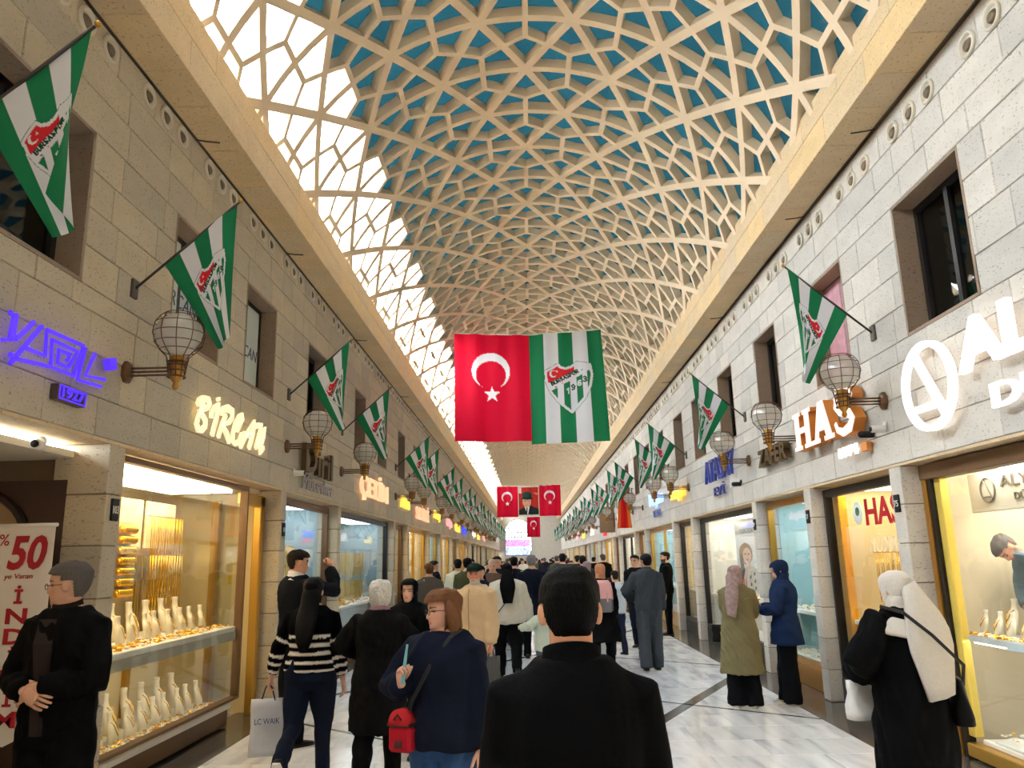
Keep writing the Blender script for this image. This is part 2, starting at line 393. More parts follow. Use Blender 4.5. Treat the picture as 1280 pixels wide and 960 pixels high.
# ---- walls
def wall(s):
    X = s*WX; name = 'wall_'+SIDE[s]; lev = LEV[s]; wz = WINZ[s]; wins = WINS[s]
    mb = MB(); xa, xb = X+s*.02, X+s*.36
    mb.box(xa, xb, Y0, Y1, lev[0], wz[0]); mb.box(xa, xb, Y0, Y1, wz[1], lev[-1]+.1)
    edge = [Y0]+[e for w_ in wins for e in w_]+[Y1]
    for i in range(0, len(edge), 2): mb.box(xa, xb, edge[i], edge[i+1], *wz)
    W = tag(mb.obj(name, JOINT), 'two-storey %s stone wall above the shop fronts' % ('warm beige' if s < 0 else 'pale'), None, None, 'structure')
    bl = []
    for i in range(len(lev)-1):
        z0, z1 = lev[i]+.003, lev[i+1]-.003; y = Y0-rnd.random()*.5
        cuts = [w_ for w_ in wins if lev[i] >= wz[0]-.01 and lev[i+1] <= wz[1]+.01]
        while y < Y1:
            L = rnd.choice([.42, .5, .58, .66, .74, .85, .95]) if i < len(lev)-2 else rnd.choice([.5, .62, .75])
            a, b = max(y, Y0), min(y+L, Y1); y += L
            segs = [(a, b)]
            for c0, c1 in cuts:
                ns = []
                for p, q in segs:
                    if q <= c0 or p >= c1: ns.append((p, q)); continue
                    if p < c0: ns.append((p, c0))
                    if q > c1: ns.append((c1, q))
                segs = ns
            for p, q in segs:
                if q-p > .05: pr = rnd.random()*.004; bl.append((X-s*pr, X+s*.05, p+.003, q-.003, z0, z1))
    lay(W, 'stone_block', bl, STONE_L if s < 0 else STONE_R, STONE_LF if s < 0 else STONE_RF)
    # lintel soffit strip
    MB().box(X+s*.005, X+s*.36, Y0, Y1, lev[0]-.025, lev[0]).obj('lintel_soffit', BEAM, W)
    return W
WL, WR = wall(-1), wall(1)

# ---- pillars of stacked blocks between the shop fronts
def pillar(s, yc, n):
    X = s*WX; top = LEV[s][0]-.025; mat = STONE_L if s < 0 else STONE_R
    P = tag(MB().box(X+s*.012, X+s*.42, yc-PW+.012, yc+PW-.012, 0, top).obj('pillar', JOINT), None, None, 'stone pillars between the shop fronts', 'structure')
    P['label'] = 'narrow stone pillar of stacked blocks between shop fronts on the %s wall' % ('warm beige' if s < 0 else 'pale')
    nb = 7
    if yc < 46:
        for i in range(nb):
            h = top/nb; link('stone_block', block_mesh(.43, 2*PW, h-.008, mat, .007), None, P, (X+s*.215-s*.004, yc, h*(i+.5)))
    else:
        mb = MB()
        for i in range(nb): h = top/nb; mb.box(X-s*.004, X+s*.43, yc-PW, yc+PW, h*i+.004, h*(i+1)-.004)
        mb.obj('stone_courses', mat, P)
    return P
for s in (-1, 1):
    for i, yc in enumerate(PILL[s]): pillar(s, yc, i)

# ---- upper windows
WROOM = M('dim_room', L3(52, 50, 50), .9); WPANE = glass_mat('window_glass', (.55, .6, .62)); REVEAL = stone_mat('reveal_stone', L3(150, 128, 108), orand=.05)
wn = 0
def window(s, y0, y1, n):
    X = s*WX; z0, z1 = WINZ[s]; d = .26; kind = 'brown' if s < 0 else 'black'
    W = thing('window_%d' % n, None, None, (X, (y0+y1)/2, z0), kind='structure'); W['label'] = 'recessed upper window with %s frame and stone reveal' % kind
    w_ = (y1-y0)/2; h = z1-z0; fr = BROWNFR if s < 0 else DARKFR
    mb = MB(); t = .03
    mb.box(s*.0, s*d, -w_-.001, -w_+t, 0, h); mb.box(0, s*d, w_-t, w_, 0, h); mb.box(0, s*d, -w_, w_, 0, t); mb.box(0, s*d, -w_, w_, h-t, h)
    mb.obj('reveal', REVEAL, W)
    mb = MB(); a, b = s*(d-.06), s*d; f = .06; e = w_-t; g = h-t
    mb.box(a, b, -e, -e+f, t, g); mb.box(a, b, e-f, e, t, g); mb.box(a, b, -e, e, t, t+f); mb.box(a, b, -e, e, g-f, g); mb.box(a, b, -.03, .03, t, g)
    mb.obj('window_frame', DARKFR, W)
    MB().box(s*(d-.03), s*(d-.022), -e+.02, e-.02, t+.02, g-.02).obj('pane', WPANE, W)
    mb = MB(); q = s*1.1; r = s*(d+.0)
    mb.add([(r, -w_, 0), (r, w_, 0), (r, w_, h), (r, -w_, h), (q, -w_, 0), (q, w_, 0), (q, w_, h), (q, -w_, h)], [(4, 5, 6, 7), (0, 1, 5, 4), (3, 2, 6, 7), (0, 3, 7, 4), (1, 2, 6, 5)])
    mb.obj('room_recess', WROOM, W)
    return W
protoW = {}
for s in (-1, 1):
    for y0, y1 in WINS[s]:
        wn += 1; key = (s, round(y1-y0, 2))
        if key in protoW:
            W = copytree(protoW[key]); W.name = 'window_%d' % wn; W.location.y = (y0+y1)/2
        else: protoW[key] = W = window(s, y0, y1, wn)
# film on a left window and the printed film on the right one
def split_letters(V, F):
    par = list(range(len(V)))
    def find(a):
        while par[a] != a: par[a] = par[par[a]]; a = par[a]
        return a
    for f in F:
        r0 = find(f[0])
        for i in f[1:]: par[find(i)] = r0
    root = np.array([find(i) for i in range(len(V))]); out = []
    for r in np.unique(root):
        k = np.where(root == r)[0]; out.append([V[k, 0].min(), V[k, 0].max(), {r}])
    out.sort(key=lambda q: q[0]); cl = []
    for q in out:
        if cl and min(cl[-1][1], q[1])-max(cl[-1][0], q[0]) > .45*min(cl[-1][1]-cl[-1][0], q[1]-q[0]):
            cl[-1][0] = min(cl[-1][0], q[0]); cl[-1][1] = max(cl[-1][1], q[1]); cl[-1][2] |= q[2]
        else: cl.append(q)
    res = []
    for q in cl:
        k = np.where(np.isin(root, list(q[2])))[0]; mp = {a: i for i, a in enumerate(k)}
        res.append((V[k], [tuple(mp[i] for i in f) for f in F if f[0] in mp]))
    return res
def letters(parent, body, mat, origin, ax, ay, an, width, height, depth=.03, bold=0., shear=0., name='letter', fit=True):
    """letters of body inside a width x height box whose lower left corner is origin"""
    V, F = text_mesh(body, 1., .5, bold)
    x0, x1, y0, y1 = V[:, 0].min(), V[:, 0].max(), V[:, 1].min(), V[:, 1].max()
    sx = width/(x1-x0); sy = height/(y1-y0); zr = max(V[:, 2].max()-V[:, 2].min(), 1e-6); zm = V[:, 2].min()
    o, ax, ay, an = map(lambda q: np.array(q, float), (origin, ax, ay, an)); res = []
    for v, f in split_letters(V, F):
        a = (v[:, 0]-x0)*sx; b = (v[:, 1]-y0)*sy; c = (v[:, 2]-zm)/zr*depth; a = a+shear*b
        P = o+a[:, None]*ax+b[:, None]*ay+c[:, None]*an
        me = bpy.data.meshes.new(name); me.from_pydata(P.tolist(), [], f); me.update(); me.materials.append(mat)
        res.append(link(name, me, None, parent))
    return res

# ---- stone beams under the vault
def beam(s):
    xi, xo, z0, z1 = s*3.01, s*WX, 5.935, 6.55
    B = tag(MB().box(xi+s*.03, s*3.95, Y0, Y1, z0+.03, z1-.002).obj('trim_%d' % (1 if s < 0 else 2), JOINT), 'long honey-coloured stone beam carrying the %s foot of the vault' % ('bright glazed' if s < 0 else 'teal glazed'), None, None, 'structure')
    q = []; y = Y0
    while y < Y1:
        L = rnd.choice([.55, .62, .7, .8]); q.append((xi+s*.002, xo-s*.03, y+.003, min(y+L, Y1)-.003, z0, z0+.05)); y += L
    for za, zb in ((z0, 6.26), (6.264, z1)):
        y = Y0-rnd.random()
        while y < Y1:
            L = rnd.choice([.7, .85, 1.0, 1.15]); a = max(y, Y0); q.append((xi-s*.004, xi+s*.05, a+.002, min(y+L, Y1)-.002, za+.001, zb)); y += L
    lay(B, 'beam_slab', q, BEAM, BEAMF, 300, 'beam_slabs_far', .004)
beam(-1); beam(1)

# ---- lattice vault: triangles of thick ribs, honeycomb of thin ribs, kite-shaped panes
VX, VZ, VR, VE, VRV, VV0, VD = -.06, 5.32, 3.26, 1.213, 1.073, 9.82, .155
def cyl(x, v, r): a = min(max(x, -3.66*VE), 3.66*VE)/VR; return (VX+r*math.sin(a), v, VZ+r*math.cos(a))
def inset(poly, wd):
    n = len(poly); A = 0
    for i in range(n): A += poly[i][0]*poly[(i+1) % n][1]-poly[(i+1) % n][0]*poly[i][1]
    sg = 1 if A > 0 else -1; Ls = []
    for i in range(n):
        p, q = np.array(poly[i]), np.array(poly[(i+1) % n]); d = (q-p)/np.linalg.norm(q-p); nn = sg*np.array([-d[1], d[0]]); Ls.append((p+nn*wd[i], d))
    out = []
    for i in range(n):
        p, d = Ls[i-1]; q, e = Ls[i]; t = np.linalg.solve(np.array([d, -e]).T, q-p); out.append(p+t[0]*d)
    return out
vm = MB(); panes = []
def kite(A, B, C):
    P = (A+B+C)/3
    for N_, O1, O2 in ((A, B, C), (B, C, A), (C, A, B)):
        poly = [N_, (N_+O1)/2, P, (N_+O2)/2]; hole = inset(poly, (.056, .036, .036, .056))
        cx = sum(p[0] for p in poly)/4
        O = []; H = []
        for i in range(4):
            for t in (0, .5): O.append(poly[i]*(1-t)+poly[(i+1) % 4]*t); H.append(hole[i]*(1-t)+hole[(i+1) % 4]*t)
        vs_ = [cyl(p[0], p[1], VR) for p in O]+[cyl(p[0], p[1], VR) for p in H]+[cyl(p[0], p[1], VR+VD) for p in H]
        fs_ = []
        for i in range(8): j = (i+1) % 8; fs_ += [(i, j, 8+j, 8+i), (8+i, 8+j, 16+j, 16+i)]
        vm.add(vs_, fs_)
        g = inset(poly, (.03, .02, .02, .03)); panes.append(([cyl(p[0], p[1], VR+VD-.012) for p in g], cx/VE < -2.1))
for k in range(-17, 73):
    v0, v1 = VV0+VRV*k, VV0+VRV*(k+1); par = abs(k) % 2
    for i in range(-9, 9):
        u = i*.5
        if ((i % 2) != 0) == (par == 1):
            if -4 <= u <= 3.5: kite(np.array([u*VE, v0]), np.array([(u+1)*VE, v0]), np.array([(u+.5)*VE, v1]))
        else:
            if -4 <= u <= 3.5: kite(np.array([u*VE, v1]), np.array([(u+.5)*VE, v0]), np.array([(u+1)*VE, v1]))
CE = tag(vm.obj('ceiling', RIB), 'beige concrete lattice vault of triangles and honeycomb with kite-shaped panes', None, None, 'structure')
near, far = pick([(p, (p, c)) for p, c in panes], 300)
def pane_obj(p, c):
    o = np.mean(p, 0); me = bpy.data.meshes.new('pane'); me.from_pydata([tuple(np.array(q)-o) for q in p], [], [(0, 1, 2, 3)]); me.update(); me.materials.append(CLEAR if c else TEAL)
    link('pane', me, None, CE, tuple(o))
for p, c in near: pane_obj(p, c)
for cl in (0, 1):
    mb = MB()
    for p, c in far:
        if bool(c) == bool(cl): mb.add(p, [(0, 1, 2, 3)])
    tag(mb.obj('panes_far', CLEAR if cl else TEAL, CE), kind='stuff')

# ---- far end wall, and a closing wall added behind the viewer
EW = MB(); 
EW.box(-4, 4, Y0-.3, Y0, 0, 8.8)
tag(EW.obj('wall_daylight_block', STONE_R), 'plain unseen wall added behind the viewer to keep daylight out', None, None, 'structure')  # added out of view to stop frontal daylight; the arcade itself continues
EW = MB(); ye = Y1
# far wall with a tall arched window
wx0, wx1, zs = -2.75, .05, 4.6; cxw = (wx0+wx1)/2; rw = (wx1-wx0)/2
EW.box(-4, wx0, ye, ye+.4, 0, 9); EW.box(wx1, 4, ye, ye+.4, 0, 9); EW.box(wx0, wx1, ye, ye+.4, 0, 2.6)
N_ = 12
for i in range(N_):
    a0, a1 = PI*i/N_, PI*(i+1)/N_; xa, xb = cxw+rw*math.cos(a0), cxw+rw*math.cos(a1); za, zb = zs+rw*math.sin(a0), zs+rw*math.sin(a1)
    EW.add([(xa, ye, za), (xb, ye, zb), (xb, ye, 9), (xa, ye, 9), (xa, ye+.4, za), (xb, ye+.4, zb)], [(0, 1, 2, 3), (0, 4, 5, 1)])
tag(EW.obj('wall_end', STONE_R), 'distant end wall with a tall arched window', None, None, 'structure')
AW = thing('window_%d' % (wn+1), 'tall arched window with white bars in the distant end wall', None, (cxw, ye+.1, 2.6), kind='structure')
mb = MB()
for i in range(1, 8): x = -rw+2*rw*i/8; mb.box(x-.06, x+.06, 0, .06, 0, zs-2.6+math.sqrt(max(rw*rw-x*x, 0)))
for z in (.5, 1, 1.5, 2, 2.5): mb.box(-rw, rw, 0, .06, z-.06, z+.06)
mb.obj('window_bars', flat((120, 132, 140), .6), AW)
MB().box(-rw, rw, .08, .09, 0, zs-2.6+rw).obj('pane', CLEAR, AW)

# ================================================================ SHOP FRONTS
def light_mat(name, col, es): return M(name, col, .5, emit=col, es=es)
WARML = light_mat('warm_light_panel', L3(255, 238, 200), 5.5); COOLL = light_mat('cool_light_panel', L3(226, 240, 255), 5.); NEUTL = light_mat('white_light_panel', L3(255, 248, 234), 5.5)
VELVET = M('ivory_velvet', L3(238, 228, 206), .8, var=.06, scale=30); TRAY = flat((236, 232, 222), .5)
GX = 3.62
GOLDB = M('yellow_gold_goods', L3(216, 176, 78), .4, .15, var=.3, scale=40)
def shop_room(s, ya, yb, depth, top, back, lamp, label, side=None, floorc=(190, 184, 172)):
    xa, xb = s*(GX-.1), s*(GX+depth)
    R_ = tag(MB().box(xb, xb+s*.05, ya, yb, 0, top).obj('wall_shop', back), label, None, 'shop interiors along the arcade', 'structure')
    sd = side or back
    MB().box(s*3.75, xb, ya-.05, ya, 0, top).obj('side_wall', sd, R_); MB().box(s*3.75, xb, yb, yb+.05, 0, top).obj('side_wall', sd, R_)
    MB().box(s*3.70, xb, ya-.05, yb+.05, top, top+.05).obj('shop_ceiling', CREAM, R_)
    MB().box(s*(3.85), xb, ya-.05, yb+.05, -.02, .004).obj('shop_floor', flat(floorc, .3), R_)
    if lamp is not None:
        n = max(1, int((yb-ya)/1.1))
        for i in range(n):
            a = ya+(yb-ya)*(i+.12)/n; b = ya+(yb-ya)*(i+.88)/n
            MB().box(s*(GX+.13), s*(GX+min(depth, 1.2)-.25), a, b, top-.03, top).obj('light_panel', lamp, R_)
    return R_
def shop_glass(s, ya, yb, z0, z1, fr, n, label, wd=.06, mull=0, X=GX):
    W = thing('window_%d' % n, label, None, (s*X, (ya+yb)/2, 0), kind='structure'); h = (yb-ya)/2
    mb = MB(); t = .05
    for p in (-1, 1):
        mb = MB().bbox(-t, t, p*h, p*(h-wd), z0, z1, .006); mb.obj('jamb', fr, W)
    MB().bbox(-t, t, -h+wd, h-wd, z1-wd*1.6, z1, .006).obj('head_rail', fr, W); MB().bbox(-t, t, -h+wd, h-wd, z0, z0+wd, .006).obj('bottom_rail', fr, W)
    for i in range(mull): y = -h+2*h*(i+1)/(mull+1); MB().bbox(-t*.8, t*.8, y-.02, y+.02, z0+wd, z1-wd*1.6, .004).obj('mullion', fr, W)
    MB().box(-.004, .004, -h+wd, h-wd, z0+wd, z1-wd*1.6).obj('pane', GLASS, W)
    return W
# ---- goods
BP = np.array([(.085, .050, .0, 0), (.122, .046, .0, .05), (.142, .042, -.008, .11), (.128, .037, -.022, .165), (.078, .033, -.034, .195), (.034, .027, -.04, .215), (.026, .025, -.046, .26), (.036, .030, -.047, .295), (.030, .024, -.047, .302)])
def bust_mesh():
    mb = MB(); mb.loft([[(wx*math.cos(a), y+wy*math.sin(a), z) for a in [2*PI*k/16 for k in range(16)]] for wx, wy, y, z in BP]); return mb.mesh('bust', VELVET, True)
def necklace_mesh(sc=1.):
    mb = MB(); pts = []
    for i in range(15):
        a = PI*i/14; x = .052*math.cos(a)*(1+.35*math.sin(a)); z = .205-.105*math.sin(a)*sc; wx, wy, cy = [float(np.interp(z, BP[:, 3], BP[:, c])) for c in range(3)]
        pts.append((x, cy+wy*math.sqrt(max(.05, 1-(x/wx)**2))+.003, z))
    mb.tube(pts, .0062, 6); q = pts[7]; mb.ellipsoid((0, q[1]+.003, q[2]-.012), (.012, .007, .016), 8, 6); return mb.mesh('necklace', GOLD, True)
BUST, NECK = bust_mesh(), [necklace_mesh(.9), necklace_mesh(1.15)]
def bust(loc, rz, sc, label, group):
    t = thing('necklace_bust', label, 'jewellery stand', loc, rz, group); t.scale = (sc, sc, sc)
    link('bust', BUST, None, t); link('necklace', NECK[rnd.randrange(2)], None, t)
    return t
def gold_scatter(name, label, x0, x1, ya, yb, z, n, mats=(GOLD,), sz=.018, ivory=.35):
    """rings, bracelets and small gold pieces spread over a tray: too many to count"""
    g = MB(); iv = MB()
    for i in range(n):
        x, y = rnd.uniform(x0, x1), rnd.uniform(ya, yb); r = sz*rnd.uniform(.6, 1.4)
        if rnd.random() < ivory: iv.ellipsoid((x, y, z+r*.35), (r*.9, r*.9, r*.5), 6, 3)
        else:
            t = rnd.uniform(0, PI); q = rnd.uniform(0, .9); pts = []
            for k in range(7):
                a = 2*PI*k/6; pts.append((x+r*math.cos(a)*math.cos(t), y+r*math.cos(a)*math.sin(t), z+r*.2+abs(r*math.sin(a)*q)+r*.2*math.sin(a)))
            g.tube(pts, r*.22, 4, False)
    o = tag(g.obj(name, GOLD), label, 'jewellery', None, 'stuff'); iv.obj('ivory_cushions', VELVET, o)
    return o
def chain_mesh(L, w=.02):
    mb = MB(); pts = [(-w, 0, 0), (-w*.95, .004, -L*.35), (-w*.7, .006, -L*.8), (0, .008, -L), (w*.7, .006, -L*.8), (w*.95, .004, -L*.35), (w, 0, 0)]
    mb.tube(pts, .0055, 5); mb.ellipsoid((0, .008, -L-.015), (.012, .006, .018), 6, 5); return mb.mesh('gold_chain', GOLD, True)
CHAINS = [chain_mesh(.42), chain_mesh(.55, .025), chain_mesh(.3, .03)]
def chains(s, X, ya, yb, z, n, label, group, kinds=(0, 1)):
    for i in range(n):
        y = ya+(yb-ya)*(i+.5)/n
        o = link('hanging_chain', CHAINS[rnd.choice(kinds)], None, None, (s*X, y, z)); o.rotation_euler = (0, 0, s*PI/2)
        tag(o, ORD(i)+' '+label, 'necklace', group)
    r = MB().tube([(s*(X+.01), ya-.03, z+.006), (s*(X+.01), yb+.03, z+.006)], .008, 6).obj('display_rail', BRASS); tag(r, 'thin brass rail carrying each '+label, 'rail', group+' rails')
def chain_bulk(s, X, ya, yb, z, n, label, rows=1, mat=GOLDB, L=.5):
    mb = MB()
    for r_ in range(rows):
        for i in range(n):
            y = ya+(yb-ya)*(i+rnd.random())/n; l = L*rnd.uniform(.7, 1.1); zz = z-r_*(L*1.15)
            mb.box(s*(X-.006), s*(X+.004), y-.012, y+.012, zz-l, zz)
    return tag(mb.obj('gold_display', mat), label, 'jewellery', None, 'stuff')

nw = wn+1
def nextw():
    global nw; nw += 1; return nw

# ---------------- left: open entrance with the dark arched panel
DWOOD = M('dark_wood', L3(58, 34, 24), .45, var=.25, scale=9, stretch=(1, 1, .2))
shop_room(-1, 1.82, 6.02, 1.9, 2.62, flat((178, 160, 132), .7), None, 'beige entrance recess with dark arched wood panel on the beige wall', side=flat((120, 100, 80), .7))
MB().box(-4.9, -3.95, 3.2, 4.4, 2.59, 2.62).obj('light_panel', light_mat('entrance_light', L3(255, 220, 170), 2.2), bpy.data.objects['wall_shop'])
AP = thing('door_1', 'dark wooden arched doorway panel beside the discount banner', None, (-4.45, 5.95, 0), kind='structure')
mb = MB(); cx, r, zs = 0., .42, 2.0; hw = .72; H = 2.45
mb.box(-hw, -r, -.03, .03, 0, H); mb.box(r, hw, -.03, .03, 0, H)
for i in range(12):
    a0, a1 = PI*i/12, PI*(i+1)/12; xa, xb, za, zb = r*math.cos(a0), r*math.cos(a1), zs+r*.85*math.sin(a0), zs+r*.85*math.sin(a1)
    mb.add([(xa, -.03, za), (xb, -.03, zb), (xb, -.03, H), (xa, -.03, H), (xa, .03, za), (xb, .03, zb)], [(0, 1, 2, 3), (0, 4, 5, 1)])
mb.obj('panel', DWOOD, AP)
mb = MB(); mb.tube([(r*1.06*math.cos(PI*i/14), -.05, zs+r*.9*math.sin(PI*i/14)) for i in range(15)], .035, 6); mb.box(-.05, .05, -.09, -.02, zs+.33, zs+.52); mb.obj('arch_moulding', flat((40, 26, 22), .4), AP)
MB().box(-r, r, .0, .02, 0, 2.4).obj('door_leaf', flat((170, 142, 104), .5), AP); MB().box(-r, -.08, -.012, 0, .3, 2.15).obj('dark_leaf', flat((40, 24, 22), .4), AP)
MB().box(.0, .05, -.02, 0, 0, 2.3).obj('door_post', flat((210, 188, 150), .5), AP)

# ---------------- left: gold window with display case
shop_room(-1, 6.16, 10.18, 1.5, 2.68, flat((232, 214, 170), .7), None, 'bright warm jeweller interior behind the necklace display case', side=flat((222, 200, 150), .6))
RB = [o for o in bpy.data.objects if o.name.startswith('wall_shop')][-1]
for i in range(5):
    for j in range(3):
        MB().box(-3.72-.26*j, -3.94-.26*j, 6.22+.62*i, 6.78+.62*i, 2.62, 2.66).obj('light_panel', WARML, RB)
CW = shop_glass(-1, 6.17, 9.38, .30, 2.70, BROWNFR, nextw(), 'long display window of gold necklaces with a brown head rail', wd=.03, X=3.60)
W2 = thing('window_%d' % nextw(), 'glass side of the gold necklace display window next to golden doorway', None, (-3.6, 9.36, 0), kind='structure')
MB().box(-.75, 0, -.004, .004, .3, 2.62).obj('pane', GLASS, W2)
GD = thing('door_2', 'golden framed shop doorway beside the necklace display window', None, (-3.66, 9.8, 0), kind='structure')
MB().bbox(-.05, .05, .20, .34, 0, 2.62, .01).obj('jamb', GOLDFR, GD); MB().bbox(-.05, .05, -.4, .34, 2.5, 2.64, .01).obj('head_rail', GOLDFR, GD); MB().bbox(-.6, -.5, .24, .34, 0, 2.6, .01).obj('jamb', GOLDFR, GD)
MB().box(-.3, -.292, -.4, .24, .1, 2.5).obj('pane', GLASS, GD); MB().bbox(-.34, -.26, -.4, .24, 0, .12, .01).obj('bottom_rail', GOLDFR, GD)
o = MB().bbox(-.27, -.262, .02, .14, 1.55, 1.66, .002).obj('notice', flat((235, 190, 40), .5), GD)
CS = thing('display_case', 'two-tier ivory display case full of necklaces behind brown-framed window', 'display case', (-4.0, 7.76, 0))
MB().bbox(-.02+.36, -.5, -1.58, 1.58, .02, .20, .01).obj('plinth', BROWNFR, CS)
MB().bbox(.38, -.5, -1.58, 1.58, .2, .26, .008).obj('lower_tray', TRAY, CS); MB().bbox(.38, -.5, -1.58, 1.58, 1.03, 1.09, .008).obj('upper_shelf', TRAY, CS)
MB().box(.36, .385, -1.58, 1.58, .94, 1.03).obj('shelf_fascia', flat((186, 178, 160), .4), CS)
for y in (-1.5, -.4, .75): MB().bbox(-.5, -.44, y, y+.09, .26, 1.03, .005).obj('post', GOLDFR, CS)
MB().box(.28, .34, -1.54, 1.54, 1.015, 1.03).obj('strip_light', light_mat('strip_light', L3(255, 240, 206), 9.), CS)
MB().box(-.5, -.49, -1.58, 1.58, .26, 1.03).obj('back_panel', flat((226, 208, 168), .5), CS)
for i in range(4):
    y = -1.5+.8*i; MB().bbox(-.46, -.43, y, y+.72, 1.98, 2.5, .01).obj('curtain_panel', M('lit_curtain', L3(246, 226, 176), .8, var=.12, scale=6, stretch=(1, 9, .1)), CS)
MB().bbox(-.46, -.42, -1.58, 1.58, 1.9, 1.97, .005).obj('rail', GOLDFR, CS)
k = 0
LB = 'necklaces bust on the '
for i in range(9): bust((-4.2, 6.36+.345*i, 1.09), -PI/2+.35, 1.17, ORD(8-i)+' tall ivory necklace bust from the golden doorway on the upper shelf', 'tall busts on the upper shelf')
for i in range(12): bust((-3.96+rnd.uniform(-.03, .03), 6.32+.26*i, 1.09), -PI/2+.35, .85, ORD(11-i)+' short ivory necklace bust from the golden doorway on the upper shelf', 'short busts on the upper shelf')
for i in range(9): bust((-4.18, 6.36+.345*i, .26), -PI/2+.35, 1.2, ORD(8-i)+' tall ivory necklace bust from the golden doorway on the lower tray', 'tall busts on the lower tray')
for i in range(12): bust((-3.95+rnd.uniform(-.03, .03), 6.32+.26*i, .26), -PI/2+.35, .88, ORD(11-i)+' short ivory necklace bust from the golden doorway on the lower tray', 'short busts on the lower tray')
gold_scatter('gold_rings', 'gold rings and bracelets spread along the upper shelf of the display case', -3.9, -3.66, 6.22, 9.3, 1.095, 420)
gold_scatter('gold_rings', 'gold rings and bracelets spread along the lower tray of the display case', -3.9, -3.66, 6.22, 9.3, .265, 420)
ROLL = MB()
for i in range(9): ROLL.lathe([(.034, -.014), (.042, -.009), (.042, .009), (.034, .014)], (0, (i-4)*.03, 0), 12, 'y')
ROLL.tube([(0, -.15, 0), (0, .15, 0)], .02, 8); ROLLM = ROLL.mesh('bangle_roll', GOLD, True)
for c_ in range(4):
    for r_ in range(7):
        o = link('bangle_roll', ROLLM, None, None, (-4.288, 6.45+.52*c_, 1.53+.105*r_)); tag(o, 'roll of gold bangles, %s from the top in the %s column from the stone pillar' % (ORD(6-r_), ORD(c_)), 'bangles', 'rolls of gold bangles')
    y = 6.45+.52*c_
    st = MB().box(-4.345, -4.335, y-.16, y+.16, 1.46, 2.24).obj('bangle_rack', flat((210, 190, 150), .5)); tag(st, 'upright cream board behind the %s column of gold bangle rolls from the pillar' % ORD(c_), 'display board', 'bangle boards')
chains(-1, 4.3, 8.5, 9.3, 2.32, 10, 'long gold chain from the bangle rolls on the upper rail', 'chains beside the bangle rolls'); chains(-1, 4.28, 8.5, 9.3, 1.9, 12, 'gold chain from the bangle rolls on the lower rail', 'lower chains beside the bangle rolls')
chain_bulk(-1, 4.9, 9.4, 10.15, 2.2, 16, 'rows of gold chains on the back wall inside golden doorway', 3)

# ---------------- generic bays
def bay(s, ya, yb, spec, label, fr=None, goods=True):
    fr = fr or rnd.choice([BROWNFR, GOLDFR, DARKFR]); top = LEV[s][0]-.06
    back, lamp = {'gold': ((212, 196, 160), WARML), 'cool': ((150, 170, 172), COOLL), 'white': ((226, 224, 216), NEUTL), 'brown': ((150, 104, 60), WARML), 'teal': ((166, 198, 196), COOLL)}[spec]
    R_ = shop_room(s, ya, yb, 1.1, top, flat(back, .6), lamp, label, None)
    g = shop_glass(s, ya+.01, yb-.01, .28, top, fr, nextw(), 'shop window of the '+label, mull=1 if yb-ya > 3.5 and ya > 19 else 0)
    MB().bbox(s*(GX-.06)-s*GX, s*(GX+.35)-s*GX, -(yb-ya)/2+.01, (yb-ya)/2-.01, 0, .28, .008).obj('plinth', fr if spec != 'cool' else BROWNFR, g)
    MB().bbox(s*.08, s*.6, -(yb-ya)/2+.03, (yb-ya)/2-.03, .92, .97, .006).obj('shelf', TRAY, g)
    MB().bbox(s*.08, s*.6, -(yb-ya)/2+.03, (yb-ya)/2-.03, .28, .33, .006).obj('shelf', TRAY, g)
    return g
# left bays
bay(-1, 10.42, 13.28, 'cool', 'cool-lit jeweller window after the golden doorway', BROWNFR)
chains(-1, 4.1, 10.6, 13.1, 2.05, 22, 'gold chain from the golden doorway pillar in the cool-lit window', 'chains in the cool-lit window')
chain_bulk(-1, 4.1, 10.6, 13.1, 1.98, 46, 'dense gold chains on the back of cool-lit window after golden doorway', 2)
gold_scatter('gold_rings', 'gold pieces on the shelf of cool-lit window after golden doorway', -4.15, -3.75, 10.5, 13.2, .975, 160, sz=.03)
gold_scatter('silver_rings', 'jewellery on the low shelf of cool-lit window after golden doorway', -4.15, -3.75, 10.5, 13.2, .335, 160, sz=.03, ivory=.7)
bay(-1, 13.52, 18.88, 'cool', 'wide jeweller window under the tall gothic-letter sign', DARKFR)
chain_bulk(-1, 4.1, 13.7, 18.7, 1.98, 90, 'dense gold chains in wide window under the tall gothic-letter sign', 2)
gold_scatter('gold_rings', 'gold pieces on the shelf of wide window under gothic-letter sign', -4.15, -3.75, 13.6, 18.8, .975, 220, sz=.04)
gold_scatter('silver_rings', 'jewellery on the low shelf of wide window under gothic-letter sign', -4.15, -3.75, 13.6, 18.8, .335, 180, sz=.04, ivory=.8)
cyc = ['white', 'white', 'gold', 'cool', 'brown', 'gold', 'teal', 'white', 'gold', 'brown']
NTH = ['fourth', 'fifth', 'sixth', 'seventh', 'eighth', 'ninth', 'tenth', 'eleventh', 'twelfth', 'thirteenth', 'fourteenth', 'fifteenth', 'sixteenth', 'seventeenth', 'eighteenth', 'nineteenth', 'twentieth', 'twenty-first', 'twenty-second']
for i in range(4, len(PILL[-1])-1):
    ya, yb = PILL[-1][i]+PW+.01, PILL[-1][i+1]-PW-.01; sp = cyc[i % 10]
    lb = '%s-lit shop, %s bay along the beige wall' % (sp, NTH[i-4])
    bay(-1, ya, yb, sp, lb)
    if ya < 60: chain_bulk(-1, 4.35, ya+.2, yb-.2, 2.1, 24, 'goods displayed in the '+lb, 3, GOLDB if sp in ('gold', 'brown', 'white') else flat((190, 200, 200), .4))
